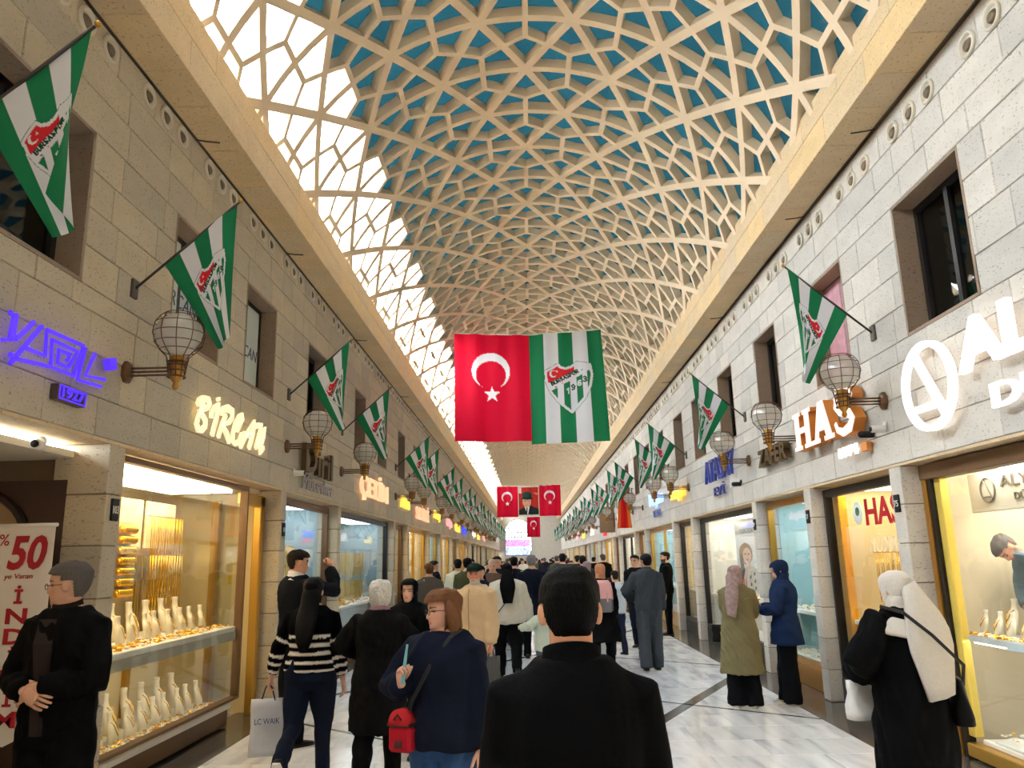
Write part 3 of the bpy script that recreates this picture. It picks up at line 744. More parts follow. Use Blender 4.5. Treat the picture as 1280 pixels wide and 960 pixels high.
# ---------------- right: white wedding-ring shop with the bending shopkeeper
shop_room(1, 2.95, 7.6, 1.9, 2.56, flat((226, 214, 188), .7), None, 'cream interior of the ring shop with a round logo', side=flat((226, 214, 188), .7))
RA = [o for o in bpy.data.objects if o.name.startswith('wall_shop')][-1]
for i in range(4): MB().box(3.72, 4.9, 3.2+1.1*i, 4.0+1.1*i, 2.5, 2.54).obj('light_panel', NEUTL, RA)
AWN = thing('window_%d' % nextw(), 'large shop window with gold jamb in front of the ring trays', None, (3.62, 5.3, 0), kind='structure')
MB().bbox(-.05, .05, 2.16, 2.24, 0, 2.5, .006).obj('jamb', BRASS, AWN); MB().bbox(-.03, .06, 2.10, 2.16, 0, 2.5, .004).obj('seal', DARKFR, AWN); MB().bbox(0, .08, 2.0, 2.10, .18, 2.42, .006).obj('jamb', flat((236, 206, 96), .35, .3), AWN)
MB().bbox(-.06, .08, -2.3, 2.24, 2.42, 2.56, .006).obj('head_rail', BROWNFR, AWN); MB().box(.02, .028, -2.3, 2.02, .2, 2.45).obj('pane', GLASS, AWN)
MB().bbox(-.04, .5, -2.3, 2.08, .02, .13, .008).obj('plinth', GOLDFR, AWN)
CS2 = thing('display_case', 'two-tier white display case of ring trays behind the gold-jambed window', 'display case', (4.0, 5.2, 0))
MB().bbox(-.33, .35, -2.2, 2.08, .13, .17, .006).obj('lower_tray', TRAY, CS2); MB().bbox(-.33, .35, -2.2, 2.08, .98, 1.03, .006).obj('upper_shelf', flat((206, 206, 204), .3), CS2)
for i in range(6): y = 1.75-.62*i; MB().bbox(.2, .24, y-.22, y+.1, .17, .98, .004).obj('divider_panel', flat((232, 226, 212), .5), CS2)
MB().box(-.3, -.22, -2.2, 2.05, .965, .98).obj('strip_light', light_mat('strip_light_white', L3(255, 250, 240), 9.), CS2)
for i in range(5): y = 1.4-.75*i; MB().bbox(-.345, -.325, y-.16, y+.1, .965, 1.035, .004).obj('shelf_clip', flat((220, 230, 236), .25), CS2)
for j in range(3):
    for i in range(7):
        t = tag(MB().bbox(-.095, .095, -.26, .26, 0, .03, .006).obj('ring_tray', TRAY, None, loc=(3.78+.21*j, 3.5+.56*i, .175+.045*j)), 'flat white ring tray, %s from the gold jamb in the %s row from the glass' % (ORD(6-i), ORD(j)), 'tray', 'white ring trays'); t.rotation_euler = (0, -.15, 0)
gold_scatter('rings', 'rings in rows on the low white trays behind gold-jambed window', 3.7, 4.25, 3.3, 7.1, .24, 300, sz=.014, ivory=.8)
gold_scatter('rings', 'wedding rings and bracelets spread along the white shelf before ivory busts', 3.68, 3.79, 4.6, 7.25, 1.035, 420, sz=.02, ivory=.6)
for i in range(14): bust((3.86+rnd.uniform(-.02, .02), 4.75+.2*i, 1.03), PI/2-.3, .68, ORD(13-i)+' small ivory necklace bust from the gold jamb on the white shelf', 'front busts in the ring shop')
for i in range(11): bust((4.08, 4.3+.3*i, 1.03), PI/2-.3, 1.0, ORD(10-i)+' taller ivory necklace bust from the gold jamb on the white shelf', 'rear busts in the ring shop')
b_ = bust((4.5, 7.3, 1.03), PI/2, 1.35, 'blue velvet necklace bust beside the gold jamb', None); b_.children[0].data = BUST.copy(); b_.children[0].data.materials[0] = flat((88, 112, 196), .6)
if 'group' in b_: del b_['group']
SB = thing('sign_board', 'cream inner sign board with grey ring-shop lettering above the trays', 'sign', (4.02, 5.6, 2.10))
MB().bbox(-.03, .03, -2.3, 1.9, 0, .36, .008).obj('board', flat((244, 238, 222), .5), SB)
GREYM = flat((150, 144, 134), .35, .5)
letters(SB, 'ALYANS', GREYM, (-.03, 1.38, .20), (0, -1, 0), (0, 0, 1), (-1, 0, 0), .86, .10, .015); letters(SB, 'DÜNYASI', GREYM, (-.03, 1.2, .08), (0, -1, 0), (0, 0, 1), (-1, 0, 0), .5, .075, .012)
mb = MB(); mb.tube([(-.04, 1.58+.11*math.cos(a), .19+.11*math.sin(a)) for a in [2*PI*i/20 for i in range(21)]], .008, 5); mb.tube([(-.04, 1.63, .285), (-.04, 1.51, .1)], .007, 5); mb.tube([(-.04, 1.67, .13), (-.04, 1.53, .13)], .007, 5); mb.obj('round_logo', GREYM, SB)
AR = thing('arch_ornament', 'round beige arch ornament standing behind the ring trays', 'ornament', (5.4, 6.75, .0))
mb = MB(); mb.tube([(0, .72*math.cos(a), 1.05+.85*math.sin(a)) for a in [PI*i/20 for i in range(21)]], .05, 8); mb.obj('outer_ring', flat((232, 190, 140), .5), AR); mb = MB(); mb.tube([(-.1, .25+.42*math.cos(a), .95+.6*math.sin(a)) for a in [PI*i/16 for i in range(17)]], .05, 8); mb.obj('inner_ring', flat((196, 192, 182), .5), AR)
MB().box(.03, .06, -.72, .72, 0, 1.7).obj('arch_panel', flat((222, 206, 172), .6), AR)

# ---------------- right: window with red serif lettering
bay(1, 7.85, 10.07, 'gold', 'golden jeweller window with red lettering on its glass', DARKFR)
o = MB().bbox(3.66, 3.76, 9.82, 9.98, .2, 2.45, .008).obj('gold_post', M('amber_gold', L3(236, 170, 30), .3, .6)); tag(o, 'amber golden upright just inside the window with red lettering', 'post')
chains(1, 4.0, 8.0, 9.75, 1.75, 13, 'long gold chain from the house-number pillar behind the red lettering', 'chains behind red lettering', (0, 1)); chain_bulk(1, 4.3, 8.0, 9.8, 1.8, 20, 'dense gold chains on the back board behind the red lettering', 1)
gold_scatter('gold_rings', 'gold pieces on the shelf behind the glass with red lettering', 3.75, 4.15, 7.95, 9.9, .975, 200, sz=.025)
for i in range(4): bust((4.05, 8.1+.42*i, .97), PI/2, 1.1, ORD(i)+' ivory necklace bust from the house-number pillar behind the red lettering', 'busts behind red lettering')
RL = thing('window_lettering', 'red serif lettering stuck on the inside of the golden window', 'lettering', (3.612, 8.95, 2.05))
letters(RL, 'HAS', flat((190, 20, 36), .5), (0, 0, 0), (0, -1, 0), (0, 0, 1), (-1, 0, 0), .85, .3, .004, .03)
WLt = thing('window_lettering', 'ivory mirrored lettering below the red letters on golden window', 'lettering', (3.612, 8.95, 1.76))
letters(WLt, 'KERKÜK', flat((232, 222, 190), .5), (0, -.95, 0), (0, 1, 0), (0, 0, 1), (-1, 0, 0), .95, .2, .004)
st = tag(MB().lathe([(.13, -.003), (.13, .003)], (3.61, 9.15, 2.2), 20, 'x').obj('round_sticker', flat((236, 236, 232), .5)), 'round white sticker with green emblem beside the red lettering', 'sticker'); MB().lathe([(.05, -.005), (.05, .004)], (3.607, 9.15, 2.22), 12, 'x').obj('emblem', flat((60, 120, 80), .5), st)
# ---------------- right: teal bay, poster bay, golden bay ...
bay(1, 10.33, 12.49, 'teal', 'teal-lit window next to the stone pillar', BRASS)
chain_bulk(1, 4.2, 10.5, 12.3, 1.9, 14, 'silvery goods hanging in the teal-lit window', 2, flat((84, 128, 140), .3)); gold_scatter('silver_rings', 'silvery jewellery on the shelf of teal-lit window', 3.75, 4.15, 10.45, 12.4, .975, 120, sz=.03, ivory=.8); gold_scatter('silver_rings', 'silvery jewellery on the low shelf of teal-lit window', 3.75, 4.15, 10.45, 12.4, .335, 120, sz=.03, ivory=.8)
bay(1, 12.75, 17.35, 'white', 'wide white window with the large fashion poster', DARKFR)
gold_scatter('silver_rings', 'jewellery on the shelf below the fashion poster', 3.75, 4.1, 12.9, 17.2, .975, 200, sz=.04, ivory=.8); chain_bulk(1, 3.95, 15.4, 17.0, 1.3, 12, 'pink and orange goods in the lower part of poster window', 1, flat((226, 140, 110), .6), .3)
bay(1, 17.61, 19.65, 'gold', 'narrow golden window after the poster window', DARKFR); chain_bulk(1, 4.3, 17.8, 19.5, 2.0, 18, 'gold chains in the narrow golden window after poster', 3)
bay(1, 19.91, 24.47, 'teal', 'green-tinted window with the white blossom ornament', GOLDFR); chain_bulk(1, 4.3, 20.2, 24.2, 1.3, 26, 'goods in the green-tinted window with white blossom', 1)
bl = MB()
for i in range(26): a = rnd.random()*2*PI; q = rnd.random()**.5; bl.ellipsoid((3.95+rnd.uniform(-.05, .05), 21.8+.8*q*math.cos(a), 2.0+.25*q*math.sin(a)), (.07, .1, .08), 7, 5)
tag(bl.obj('blossom_ornament', flat((250, 240, 196), .5)), 'white blossom ornament hanging in the green-tinted window', 'ornament')
for i in range(6, len(PILL[1])-1):
    ya, yb = PILL[1][i]+PW+.01, PILL[1][i+1]-PW-.01; sp = cyc[(i*3) % 10]
    lb = '%s-lit shop, %s bay along the pale wall' % (sp, NTH[i-4])
    bay(1, ya, yb, sp, lb)
    if ya < 60: chain_bulk(1, 4.35, ya+.2, yb-.2, 2.1, 24, 'goods displayed in the '+lb, 3, GOLDB if sp in ('gold', 'brown', 'white') else flat((190, 200, 200), .4))
# bays beside and behind the viewer
for s, ya, yb in ((-1, Y0, 1.58), (1, Y0, 2.78)):
    bay(s, ya, yb, 'gold', 'shop front behind the %s end of the arcade' % ('beige' if s < 0 else 'pale'), BROWNFR)
for s, e in ((-1, PILL[-1][-1]+PW), (1, PILL[1][-1]+PW)): bay(s, e, Y1, 'white', 'last shop front before the end wall, %s side' % ('beige' if s < 0 else 'pale'), BROWNFR)

# ================================================================ WALL FITTINGS, FLAGS, BANNERS, SIGNS
# ---- round vents in the top course
def vent_parts(t, s):
    mb = MB(); mb.lathe([(.105, 0), (.11, .012), (.10, .024), (.082, .024), (.076, .01)], n=20, axis='x')
    mb = MB()
    prof = [(.108, 0), (.108, .016), (.098, .026), (.086, .024), (.078, .006), (.06, -.012)]
    rg = [[(-s*z, r*math.cos(a), r*math.sin(a)) for a in [2*PI*k/20 for k in range(20)]] for r, z in prof]
    mb.loft(rg, False); mb.obj('ring', flat((214, 204, 184), .45, .1), t, True)
    mb = MB(); rg = [[(-s*z, r*math.cos(a), r*math.sin(a)+o) for a in [2*PI*k/14 for k in range(14)]] for r, z, o in ((.062, -.012, 0), (.045, .02, -.01), (.03, .03, -.014), (.012, .02, -.016))]
    mb.loft(rg, True); mb.obj('spot_head', flat((120, 104, 84), .4, .3), t, True)
VZs = {-1: 5.80, 1: 5.70}
for s, first in ((-1, 4.70), (1, 4.86)):
    proto = None; y = first; g = 0
    while y < 44:
        for j in range(3):
            if proto is None:
                proto = thing('round_vent', 'small round stone-coloured ceiling spotlight ring in the top course of the %s wall' % ('warm beige' if s < 0 else 'pale'), 'spotlight', (s*(WX-.004), y, VZs[s]), 0, 'ring spotlights on the %s wall' % ('beige' if s < 0 else 'pale')); vent_parts(proto, s)
            else:
                c = copytree(proto); c.location = (s*(WX-.004), y+.335*j, VZs[s])
            (proto if g == 0 and j == 0 else c)['label'] = '%s ring spotlight of the %s trio along the top of the %s wall' % (ORD(j), ORD(g), 'beige' if s < 0 else 'pale')
        y += 1.31; g += 1

# ---- bracket lamps with wire globes
CAGE = M('cage_wire', L3(96, 66, 48), .45, .7); GLOBE = glass_mat('globe_glass', (.96, .95, .92), .5)
_n = GLOBE.node_tree; _d = _n.nodes.new('ShaderNodeBsdfPrincipled'); _d.inputs['Base Color'].default_value = (.82, .78, .70, 1); _d.inputs['Roughness'].default_value = .3; _x = _n.nodes.new('ShaderNodeMixShader'); _x.inputs[0].default_value = .42
_o = _n.nodes['Material Output']; _n.links.new(_o.inputs['Surface'].links[0].from_socket, _x.inputs[1]); _n.links.new(_d.outputs[0], _x.inputs[2]); _n.links.new(_x.outputs[0], _o.inputs['Surface'])
def lamp_parts(t, s):
    o = -s                                        # outwards from the wall
    mb = MB(); rg = [[(o*z, r*math.cos(a), r*1.25*math.sin(a)) for a in [2*PI*k/8+PI/8 for k in range(8)]] for r, z in ((.075, 0), (.075, .03), (.06, .045), (.045, .05))]
    mb.loft(rg); mb.obj('wall_plate', BRONZE, t)
    for dz in (-.03, .0, .03):
        MB().tube([(o*.03, 0, dz), (o*.40, 0, dz)], .0095, 6).obj('arm_rod', BRONZE, t, True)
    mb = MB()
    for z in (-.05, .0, .045, .075): mb.tube([(o*.42+.07*math.cos(a), .07*math.sin(a), z) for a in [2*PI*k/12 for k in range(13)]], .008, 5, False)
    mb.obj('collar_rings', BRONZE, t, True)
    mb = MB(); mb.lathe([(.004, -.16), (.02, -.15), (.028, -.13), (.02, -.1), (.05, -.06), (.055, .02), (.06, .12), (.03, .13)], (o*.42, 0, 0), 12); mb.obj('socket', BRASS, t, True)
    mb = MB()
    for k in range(10):
        a = 2*PI*k/10; c_, s_ = math.cos(a), math.sin(a)
        prof = [(.06, -.06), (.072, .03), (.088, .12), (.14, .17), (.185, .23), (.202, .31), (.19, .39), (.15, .45), (.12, .475)]
        mb.tube([(o*.42+r*c_, r*s_, z) for r, z in prof], .0038, 5)
    for r, z in ((.14, .17), (.185, .23), (.202, .31), (.19, .39), (.15, .45), (.12, .475)):
        mb.tube([(o*.42+r*math.cos(a), r*math.sin(a), z) for a in [2*PI*k/20 for k in range(21)]], .0036, 5, False)
    mb.obj('wire_cage', CAGE, t, True)
    mb = MB(); mb.ellipsoid((o*.42, 0, .31), (.185, .185, .17), 18, 12); mb.obj('glass_globe', GLOBE, t, True)
    mb = MB(); mb.ellipsoid((o*.42, 0, .22), (.035, .035, .06), 10, 8); mb.obj('bulb', flat((250, 240, 210), .3), t, True)
LZ = {-1: 3.32, 1: 3.24}
lampL = {-1: ['beside the purple neon sign', 'above the brown gothic sign', 'beside the tall gothic-letter sign'], 1: [None, 'in front of the slab letters', 'over the brown five-letter sign', 'in front of the blue sign']}
for s in (-1, 1):
    proto = None
    for i, yc in enumerate(PILL[s]):
        if yc < 4 or yc > 70: continue
        gl = 'bracket lamps on the %s wall' % ('beige' if s < 0 else 'pale')
        if proto is None: proto = c = thing('bracket_lamp', None, 'wall lamp', (s*WX, yc, LZ[s]), 0, gl); lamp_parts(c, s)
        else: c = copytree(proto); c.location = (s*WX, yc, LZ[s])
        j = i-(1 if s < 0 else 0); ex = lampL[s][j] if j < len(lampL[s]) else None
        c['label'] = ('bronze bracket lamp with wire-caged glass globe '+ex) if ex else 'bronze bracket lamp with wire-caged globe, %s along the %s wall' % (ORD(j), 'beige' if s < 0 else 'pale')

# ---- cloth patterns
GREEN, WHT, RED = lin((30, 122, 78)), lin((226, 226, 232)), lin((205, 10, 48)); DGRN = lin((20, 70, 50)); CRED = lin((214, 40, 48)); YEL = lin((230, 170, 40))
STROKES = {'B': [[(0, 0), (0, 1), (.6, .95), (.65, .7), (.55, .55), (0, .52)], [(.55, .52), (.75, .35), (.7, .08), (0, 0)]], 'U': [[(0, 1), (0, .2), (.2, 0), (.55, 0), (.75, .2), (.75, 1)]], 'R': [[(0, 0), (0, 1), (.6, .97), (.7, .75), (.6, .52), (0, .48)], [(.35, .48), (.75, 0)]],
           'S': [[(.72, .9), (.4, 1), (.05, .85), (.1, .6), (.65, .42), (.72, .15), (.4, 0), (0, .1)]], 'A': [[(0, 0), (.38, 1), (.76, 0)], [(.15, .35), (.62, .35)]], 'P': [[(0, 0), (0, 1), (.6, .97), (.7, .75), (.6, .5), (0, .46)]], 'O': [[(.2, 0), (0, .3), (0, .7), (.2, 1), (.55, 1), (.75, .7), (.75, .3), (.55, 0), (.2, 0)]],
           '1': [[(.15, .75), (.45, 1), (.45, 0)]], '9': [[(.1, .05), (.55, .1), (.7, .5), (.65, .85), (.35, 1), (.05, .8), (.1, .55), (.4, .45), (.68, .6)]], '6': [[(.65, .95), (.25, .85), (.05, .45), (.1, .12), (.4, 0), (.7, .15), (.68, .42), (.4, .55), (.08, .4)]], '3': [[(.05, .9), (.4, 1), (.68, .8), (.6, .58), (.25, .52), (.6, .46), (.7, .2), (.4, 0), (.02, .1)]]}
def seg_dist(x, y, a, b):
    ax, ay = a; bx, by = b; dx, dy = bx-ax, by-ay; L = dx*dx+dy*dy+1e-9
    t = np.clip(((x-ax)*dx+(y-ay)*dy)/L, 0, 1); return np.hypot(x-ax-t*dx, y-ay-t*dy)
def in_poly(x, y, P):
    r = np.zeros(x.shape, bool); n = len(P)
    for i in range(n):
        (x0, y0), (x1, y1) = P[i], P[(i+1) % n]
        if y0 == y1: continue
        c = ((y0 > y) != (y1 > y)) & (x < (x1-x0)*(y-y0)/(y1-y0)+x0); r ^= c
    return r
def stroke_text(col, x, y, text, ox, oy, size, ang, color, th):
    ca, sa = math.cos(ang), math.sin(ang); u = ((x-ox)*ca+(y-oy)*sa)/size; v = -(-(x-ox)*sa+(y-oy)*ca)/size
    for i, ch in enumerate(text):
        d = np.full(x.shape, 9.)
        for st in STROKES[ch]:
            for a, b in zip(st[:-1], st[1:]): d = np.minimum(d, seg_dist(u, v, (a[0]*.8+i*.92, a[1]), (b[0]*.8+i*.92, b[1])))
        col[d < th/size] = color
def star_poly(cx, cy, R, rot=-PI/2): return [(cx+(R if i % 2 == 0 else R*.4)*math.cos(rot+PI*i/5), cy+(R if i % 2 == 0 else R*.4)*math.sin(rot+PI*i/5)) for i in range(10)]
SHIELD = [(722, 380), (812, 328), (830, 350), (865, 362), (905, 350), (945, 322), (1035, 345), (1045, 420), (1030, 500), (985, 590), (900, 688), (820, 615), (755, 530), (728, 455)]
def club_cloth(u, v):
    """striped green and white cloth with the shield; u across, v down"""
    x, y = 610+520*u, 90+820*v; col = np.zeros(u.shape+(3,)); k = np.clip((u*5).astype(int), 0, 4); col[:] = GREEN; col[k % 2 == 1] = WHT
    ins = in_poly(x, y, SHIELD); d = np.full(u.shape, 99.)
    for a, b in zip(SHIELD, SHIELD[1:]+SHIELD[:1]): d = np.minimum(d, seg_dist(x, y, a, b))
    yl = 470-(x-730)*.45; y2 = 530-(x-745)*.51
    c = np.zeros_like(col); st = np.digitize(x, [760, 805, 850, 895, 940, 980, 1012]); c[:] = GREEN; c[st % 2 == 0] = WHT
    c[y < y2] = WHT; up = y < yl; c[up & (x < 925)] = CRED
    cr = (np.hypot(x-775, y-396) < 27) & (np.hypot(x-784, y-393) > 21); c[cr & up] = WHT; c[in_poly(x, y, star_poly(803, 378, 11)) & up] = WHT
    stroke_text(c, x, y, 'BURSASPOR', 768, 482, 26, -.43, DGRN, 4.6)
    stroke_text(c, x, y, '1', 868, 548, 38, 0, WHT, 5); stroke_text(c, x, y, '9', 903, 522, 38, 0, DGRN, 5); stroke_text(c, x, y, '6', 945, 494, 38, 0, WHT, 5); stroke_text(c, x, y, '3', 984, 470, 38, 0, DGRN, 5)
    for sx, sy, q in ((793, 495, DGRN), (840, 466, CRED), (935, 408, YEL), (980, 380, DGRN)): c[in_poly(x, y, star_poly(sx, sy, 9))] = q
    col[ins] = c[ins]; col[(d < 9)] = WHT; col[(d < 12) & (d >= 9) & ~ins] = GREEN*.8+.0
    return col
def moon_cloth(u, v):
    x, y = 60+555*u, 90+820*v; col = np.zeros(u.shape+(3,)); col[:] = RED
    col[(np.hypot(x-328, y-375) < 140) & (np.hypot(x-328, y-408) > 111)] = WHT; col[in_poly(x, y, star_poly(335, 555, 62))] = WHT
    return col
CLOTH = M('flag_cloth', (.5, .5, .5), .75, attr='Col', spec=.2)
# a little light passes through the cloth
nt = CLOTH.node_tree; b_ = nt.nodes['Principled BSDF']; tr_ = nt.nodes.new('ShaderNodeBsdfTranslucent'); mx_ = nt.nodes.new('ShaderNodeMixShader'); mx_.inputs[0].default_value = .3
at_ = [n for n in nt.nodes if n.type == 'ATTRIBUTE'][0]; nt.links.new(at_.outputs['Color'], tr_.inputs['Color']); nt.links.new(b_.outputs[0], mx_.inputs[1]); nt.links.new(tr_.outputs[0], mx_.inputs[2]); nt.links.new(mx_.outputs[0], nt.nodes['Material Output'].inputs['Surface'])

# ---- slanting wall flags (wall plane at x = 0, pole rises outwards along +x)
PA = math.radians(41.5); PD = np.array([math.cos(PA), 0, math.sin(PA)])
def flag_mesh(seed, nx=120, ny=160, fold=1.):
    r = np.random.RandomState(seed); s_ = np.linspace(0, 1, nx)[None, :]; t_ = np.linspace(0, 1, ny)[:, None]
    S = s_+0*t_; T = t_+0*s_; hoist, fly = .78, 1.08
    base = (.33+hoist*S)[..., None]*PD
    ang = np.radians(33)*(1-S)**1.0-np.radians(2)*S                  # lean of the falling lines, steep at the tip
    L = fly*T*(.82+.18*S); sway = .12*T*T*(S-.3)*r.uniform(.5, 1.2)
    P = np.zeros(S.shape+(3,)); P[..., 0] = base[..., 0]+L*np.sin(ang)+0*sway; P[..., 2] = base[..., 2]-L*np.cos(ang)
    ph = r.uniform(0, 6); am = fold*(.015+.11*T**.8)*S**1.2
    P[..., 1] = am*np.sin(ph+S*5.5+T*1.2)+.25*am*np.sin(2*ph+S*11-T*2)-.05*T*r.uniform(-1, 1)
    # the outer edge curls back under the tip
    P[..., 0] -= .05*np.clip(S-.6, 0, 1)*T*(1+.5*np.sin(ph+3*T))
    return grid_mesh('cloth', P, club_cloth(S, T), CLOTH)
FLAGS = [flag_mesh(i) for i in (3, 8, 15)]
def flag_parts(t, k):
    MB().bbox(0, .03, -.045, .045, -.08, .08, .006).obj('wall_plate', flat((92, 84, 74), .5, .4), t)
    MB().tube([PD*.0+(.02, 0, 0), PD*1.13], .011, 8).obj('pole', flat((70, 62, 56), .5, .3), t, True)
    MB().ellipsoid(PD*1.15, (.02, .02, .02), 8, 6).obj('finial', BRASS, t, True)
    link('cloth', FLAGS[k], None, t)
fz = {-1: 4.03, 1: 3.96}
flag_y = {-1: [3.8]+[y for y in PILL[-1] if 5 < y < 87], 1: [7.76]+[y for y in PILL[1] if 12 < y < 87]}
flag_lab = {-1: ['striped club flag hanging by the wide dark window above purple neon sign', 'striped club flag hanging over the first bracket lamp beside lettered windows', 'striped club flag hanging over the lamp above brown gothic sign', 'striped club flag hanging over the lamp beside tall gothic-letter sign'],
            1: ['striped club flag hanging before the pink film window above slab letters', 'striped club flag on the pole above the blue sign', None]}
for s in (-1, 1):
    protos = []
    for i, y in enumerate(flag_y[s]):
        k = (i*2+(s > 0)) % 3; g = 'green and white club flags on the %s wall' % ('beige' if s < 0 else 'pale')
        c = next((p for q, p in protos if q == k), None)
        if c is None: c = thing('wall_flag', None, 'flag', group=g); flag_parts(c, k); protos.append((k, c))
        else: c = copytree(c)
        c.location = (s*WX, y, fz[s]); c.scale = (-s, 1, 1)
        ll = flag_lab[s][i] if i < len(flag_lab[s]) else None
        c['label'] = ll or 'green and white striped club flag, %s along the %s wall' % (ORD(i), 'beige' if s < 0 else 'pale')

# ---- hanging banners
def drape(x0, x1, z0, z1, Y, nx, ny, fn, seed, sag=.08):
    r = np.random.RandomState(seed); u = np.linspace(0, 1, nx)[None, :]+np.zeros((ny, 1)); v = np.linspace(0, 1, ny)[:, None]+np.zeros((1, nx)); P = np.zeros(u.shape+(3,))
    P[..., 0] = x0+(x1-x0)*u; P[..., 2] = z1+(z0-z1)*v; ph = r.uniform(0, 6, 3)
    P[..., 1] = Y+.05*np.sin(u*9+ph[0]+.8*v)*(.3+.7*v)+.025*np.sin(u*23+ph[1])*(1-.5*v)+.03*np.sin(v*5+u*6+ph[2])*v
    return P, fn(u, v)
BN = thing('hanging_banner', 'large paired banner of red crescent flag and striped club flag under the vault', 'banner', (0, 20, 4.7))
P, c = drape(-2.04, -.04, 4.78-4.7, 7.70-4.7, 0, 100, 150, moon_cloth, 1); P[..., 2] -= .10*(P[..., 0]+2.04)/2*(1-np.linspace(0, 1, 150)[:, None]*.6); link('crescent_flag', grid_mesh('crescent_flag', P, c, CLOTH), None, BN)
P, c = drape(-.04, 1.88, 4.70-4.7, 7.70-4.7, .01, 130, 190, club_cloth, 2); P[..., 2] += (-.10+.10*(P[..., 0]+.04)/1.9)*(1-np.linspace(0, 1, 190)[:, None]*.6); P[..., 0] += .12*np.clip((P[..., 0]-.9), 0, 2)*np.linspace(0, 1, 190)[:, None]; link('club_flag', grid_mesh('club_flag', P, c, CLOTH), None, BN)
MB().tube([(-2.12, 0, 3.16), (-2.04, 0, 3.02), (-1, 0, 2.95), (0, 0, 2.91), (1, 0, 2.97), (1.88, 0, 3.02), (2.15, 0, 3.12)], .014, 6).obj('rope', WHITE, BN)
def portrait(u, v):
    col = np.zeros(u.shape+(3,)); col[:] = lin((176, 44, 36)); col[(u < .16) & (v < .22)] = lin((214, 190, 190)); col[in_poly(u, v, [(.7, .2), (.98, .22), (.9, .3)])] = lin((200, 120, 90))
    col[in_poly(u, v, [(0, 1), (.02, .82), (.3, .70), (.62, .66), (.97, .78), (1, 1)])] = lin((34, 42, 44)); col[in_poly(u, v, [(.30, .70), (.55, .66), (.45, .98)])] = lin((224, 222, 218)); col[in_poly(u, v, [(.38, .72), (.45, .72), (.43, .95), (.39, .92)])] = lin((40, 40, 44))
    col[((u-.42)/.2)**2+((v-.52)/.2)**2 < 1] = lin((206, 158, 130)); col[((u-.42)/.24)**2+((v-.30)/.13)**2 < 1] = lin((36, 62, 56)); col[((u-.43)/.27)**2+((v-.40)/.05)**2 < 1] = lin((28, 48, 44))
    e = (np.abs(v-.49) < .012) & ((np.abs(u-.34) < .04) | (np.abs(u-.49) < .04)); col[e] = lin((70, 44, 36)); col[(np.abs(v-.63) < .008) & (np.abs(u-.41) < .05)] = lin((140, 70, 60))
    b = (u < .03) | (u > .97) | (v > .97) | (v < .02); col[b] = lin((196, 188, 170)); return col
BF = thing('hanging_banner', 'distant row of banners, a portrait between two red crescent flags', 'banner', (0, 45, 4.1))
for nm, xa, xb, za, zb, fn, sd, yy in (('crescent_flag', -1.95, -.74, 0, 1.75, moon_cloth, 4, 0), ('portrait_cloth', -.74, .48, .07, 1.70, portrait, 5, .02), ('crescent_flag', .48, 1.72, .02, 1.78, moon_cloth, 6, 0)):
    P, c = drape(xa, xb, za, zb, yy, 70, 90, fn, sd); link(nm, grid_mesh(nm, P, c, CLOTH), None, BF)
MB().tube([(-3.02, 0, 2.2), (-1.95, 0, 1.77), (0, 0, 1.73), (1.72, 0, 1.8), (3.02, 0, 2.3)], .015, 6).obj('rope', WHITE, BF)
SF = thing('hanging_banner', 'small single red crescent flag hung below the portrait row', 'banner', (0, 45.03, 2.95)); P, c = drape(-.24, .49, 0, 1.13, 0, 50, 70, moon_cloth, 9); link('crescent_flag', grid_mesh('crescent_flag', P, c, CLOTH), None, SF)
mb = MB(); mb.tube([(-.3, 0, 1.15), (.55, 0, 1.15)], .015, 6); mb.tube([(-.1, 0, 1.15), (-.1, -.01, 1.3)], .008, 5); mb.tube([(.35, 0, 1.15), (.35, -.01, 1.3)], .008, 5); mb.obj('rod', WHITE, SF)
# red and orange scarf-like flag on the pale wall
RF = thing('wall_flag', 'narrow red and orange flag hanging on the pale wall among lamps', 'flag', (3.05, 26.6, 2.7)); nx, ny = 16, 30
u = np.linspace(0, 1, nx)[None, :]+np.zeros((ny, 1)); v = np.linspace(0, 1, ny)[:, None]+np.zeros((1, nx)); P = np.zeros((ny, nx, 3)); P[..., 0] = (u-.5)*.5*(.5+.5*v); P[..., 1] = .05*np.sin(u*12); P[..., 2] = 1.35*(1-v)
c = np.zeros((ny, nx, 3)); c[:] = lin((214, 34, 34)); c[(u < .25) | (u > .75)] = lin((232, 120, 50)); link('cloth', grid_mesh('cloth', P, c, CLOTH), None, RF)
MB().tube([(.36, 0, 1.3), (-.1, 0, 1.42)], .012, 6).obj('pole', flat((70, 62, 56), .5), RF)
# distant lit screen
SCN = thing('led_screen', 'distant lit pink and blue advertising screen under the arched window', 'screen', (-1.35, Y1-.125, 2.1)); MB().bbox(-1.45, 1.35, 0, .12, 0, 1.75, .02).obj('casing', BLACK, SCN)
nx, ny = 60, 34; u = np.linspace(0, 1, nx)[None, :]+np.zeros((ny, 1)); v = np.linspace(0, 1, ny)[:, None]+np.zeros((1, nx)); P = np.zeros((ny, nx, 3)); P[..., 0] = -1.4+2.7*u; P[..., 1] = -.01; P[..., 2] = 1.7-1.65*v
c = np.zeros((ny, nx, 3)); c[:] = lin((200, 214, 240)); c[v < .45] = lin((240, 110, 190)); rr = RS.rand(ny, nx) < .35; c[rr & (v > .5)] = lin((90, 120, 200)); c[rr & (v < .45)] = lin((250, 190, 220))
SM = M('screen_glow', (.5, .5, .5), .4, attr='Col'); n_ = SM.node_tree; a_ = [n for n in n_.nodes if n.type == 'ATTRIBUTE'][0]; n_.links.new(a_.outputs['Color'], n_.nodes['Principled BSDF'].inputs['Emission Color']); n_.nodes['Principled BSDF'].inputs['Emission Strength'].default_value = 1.0
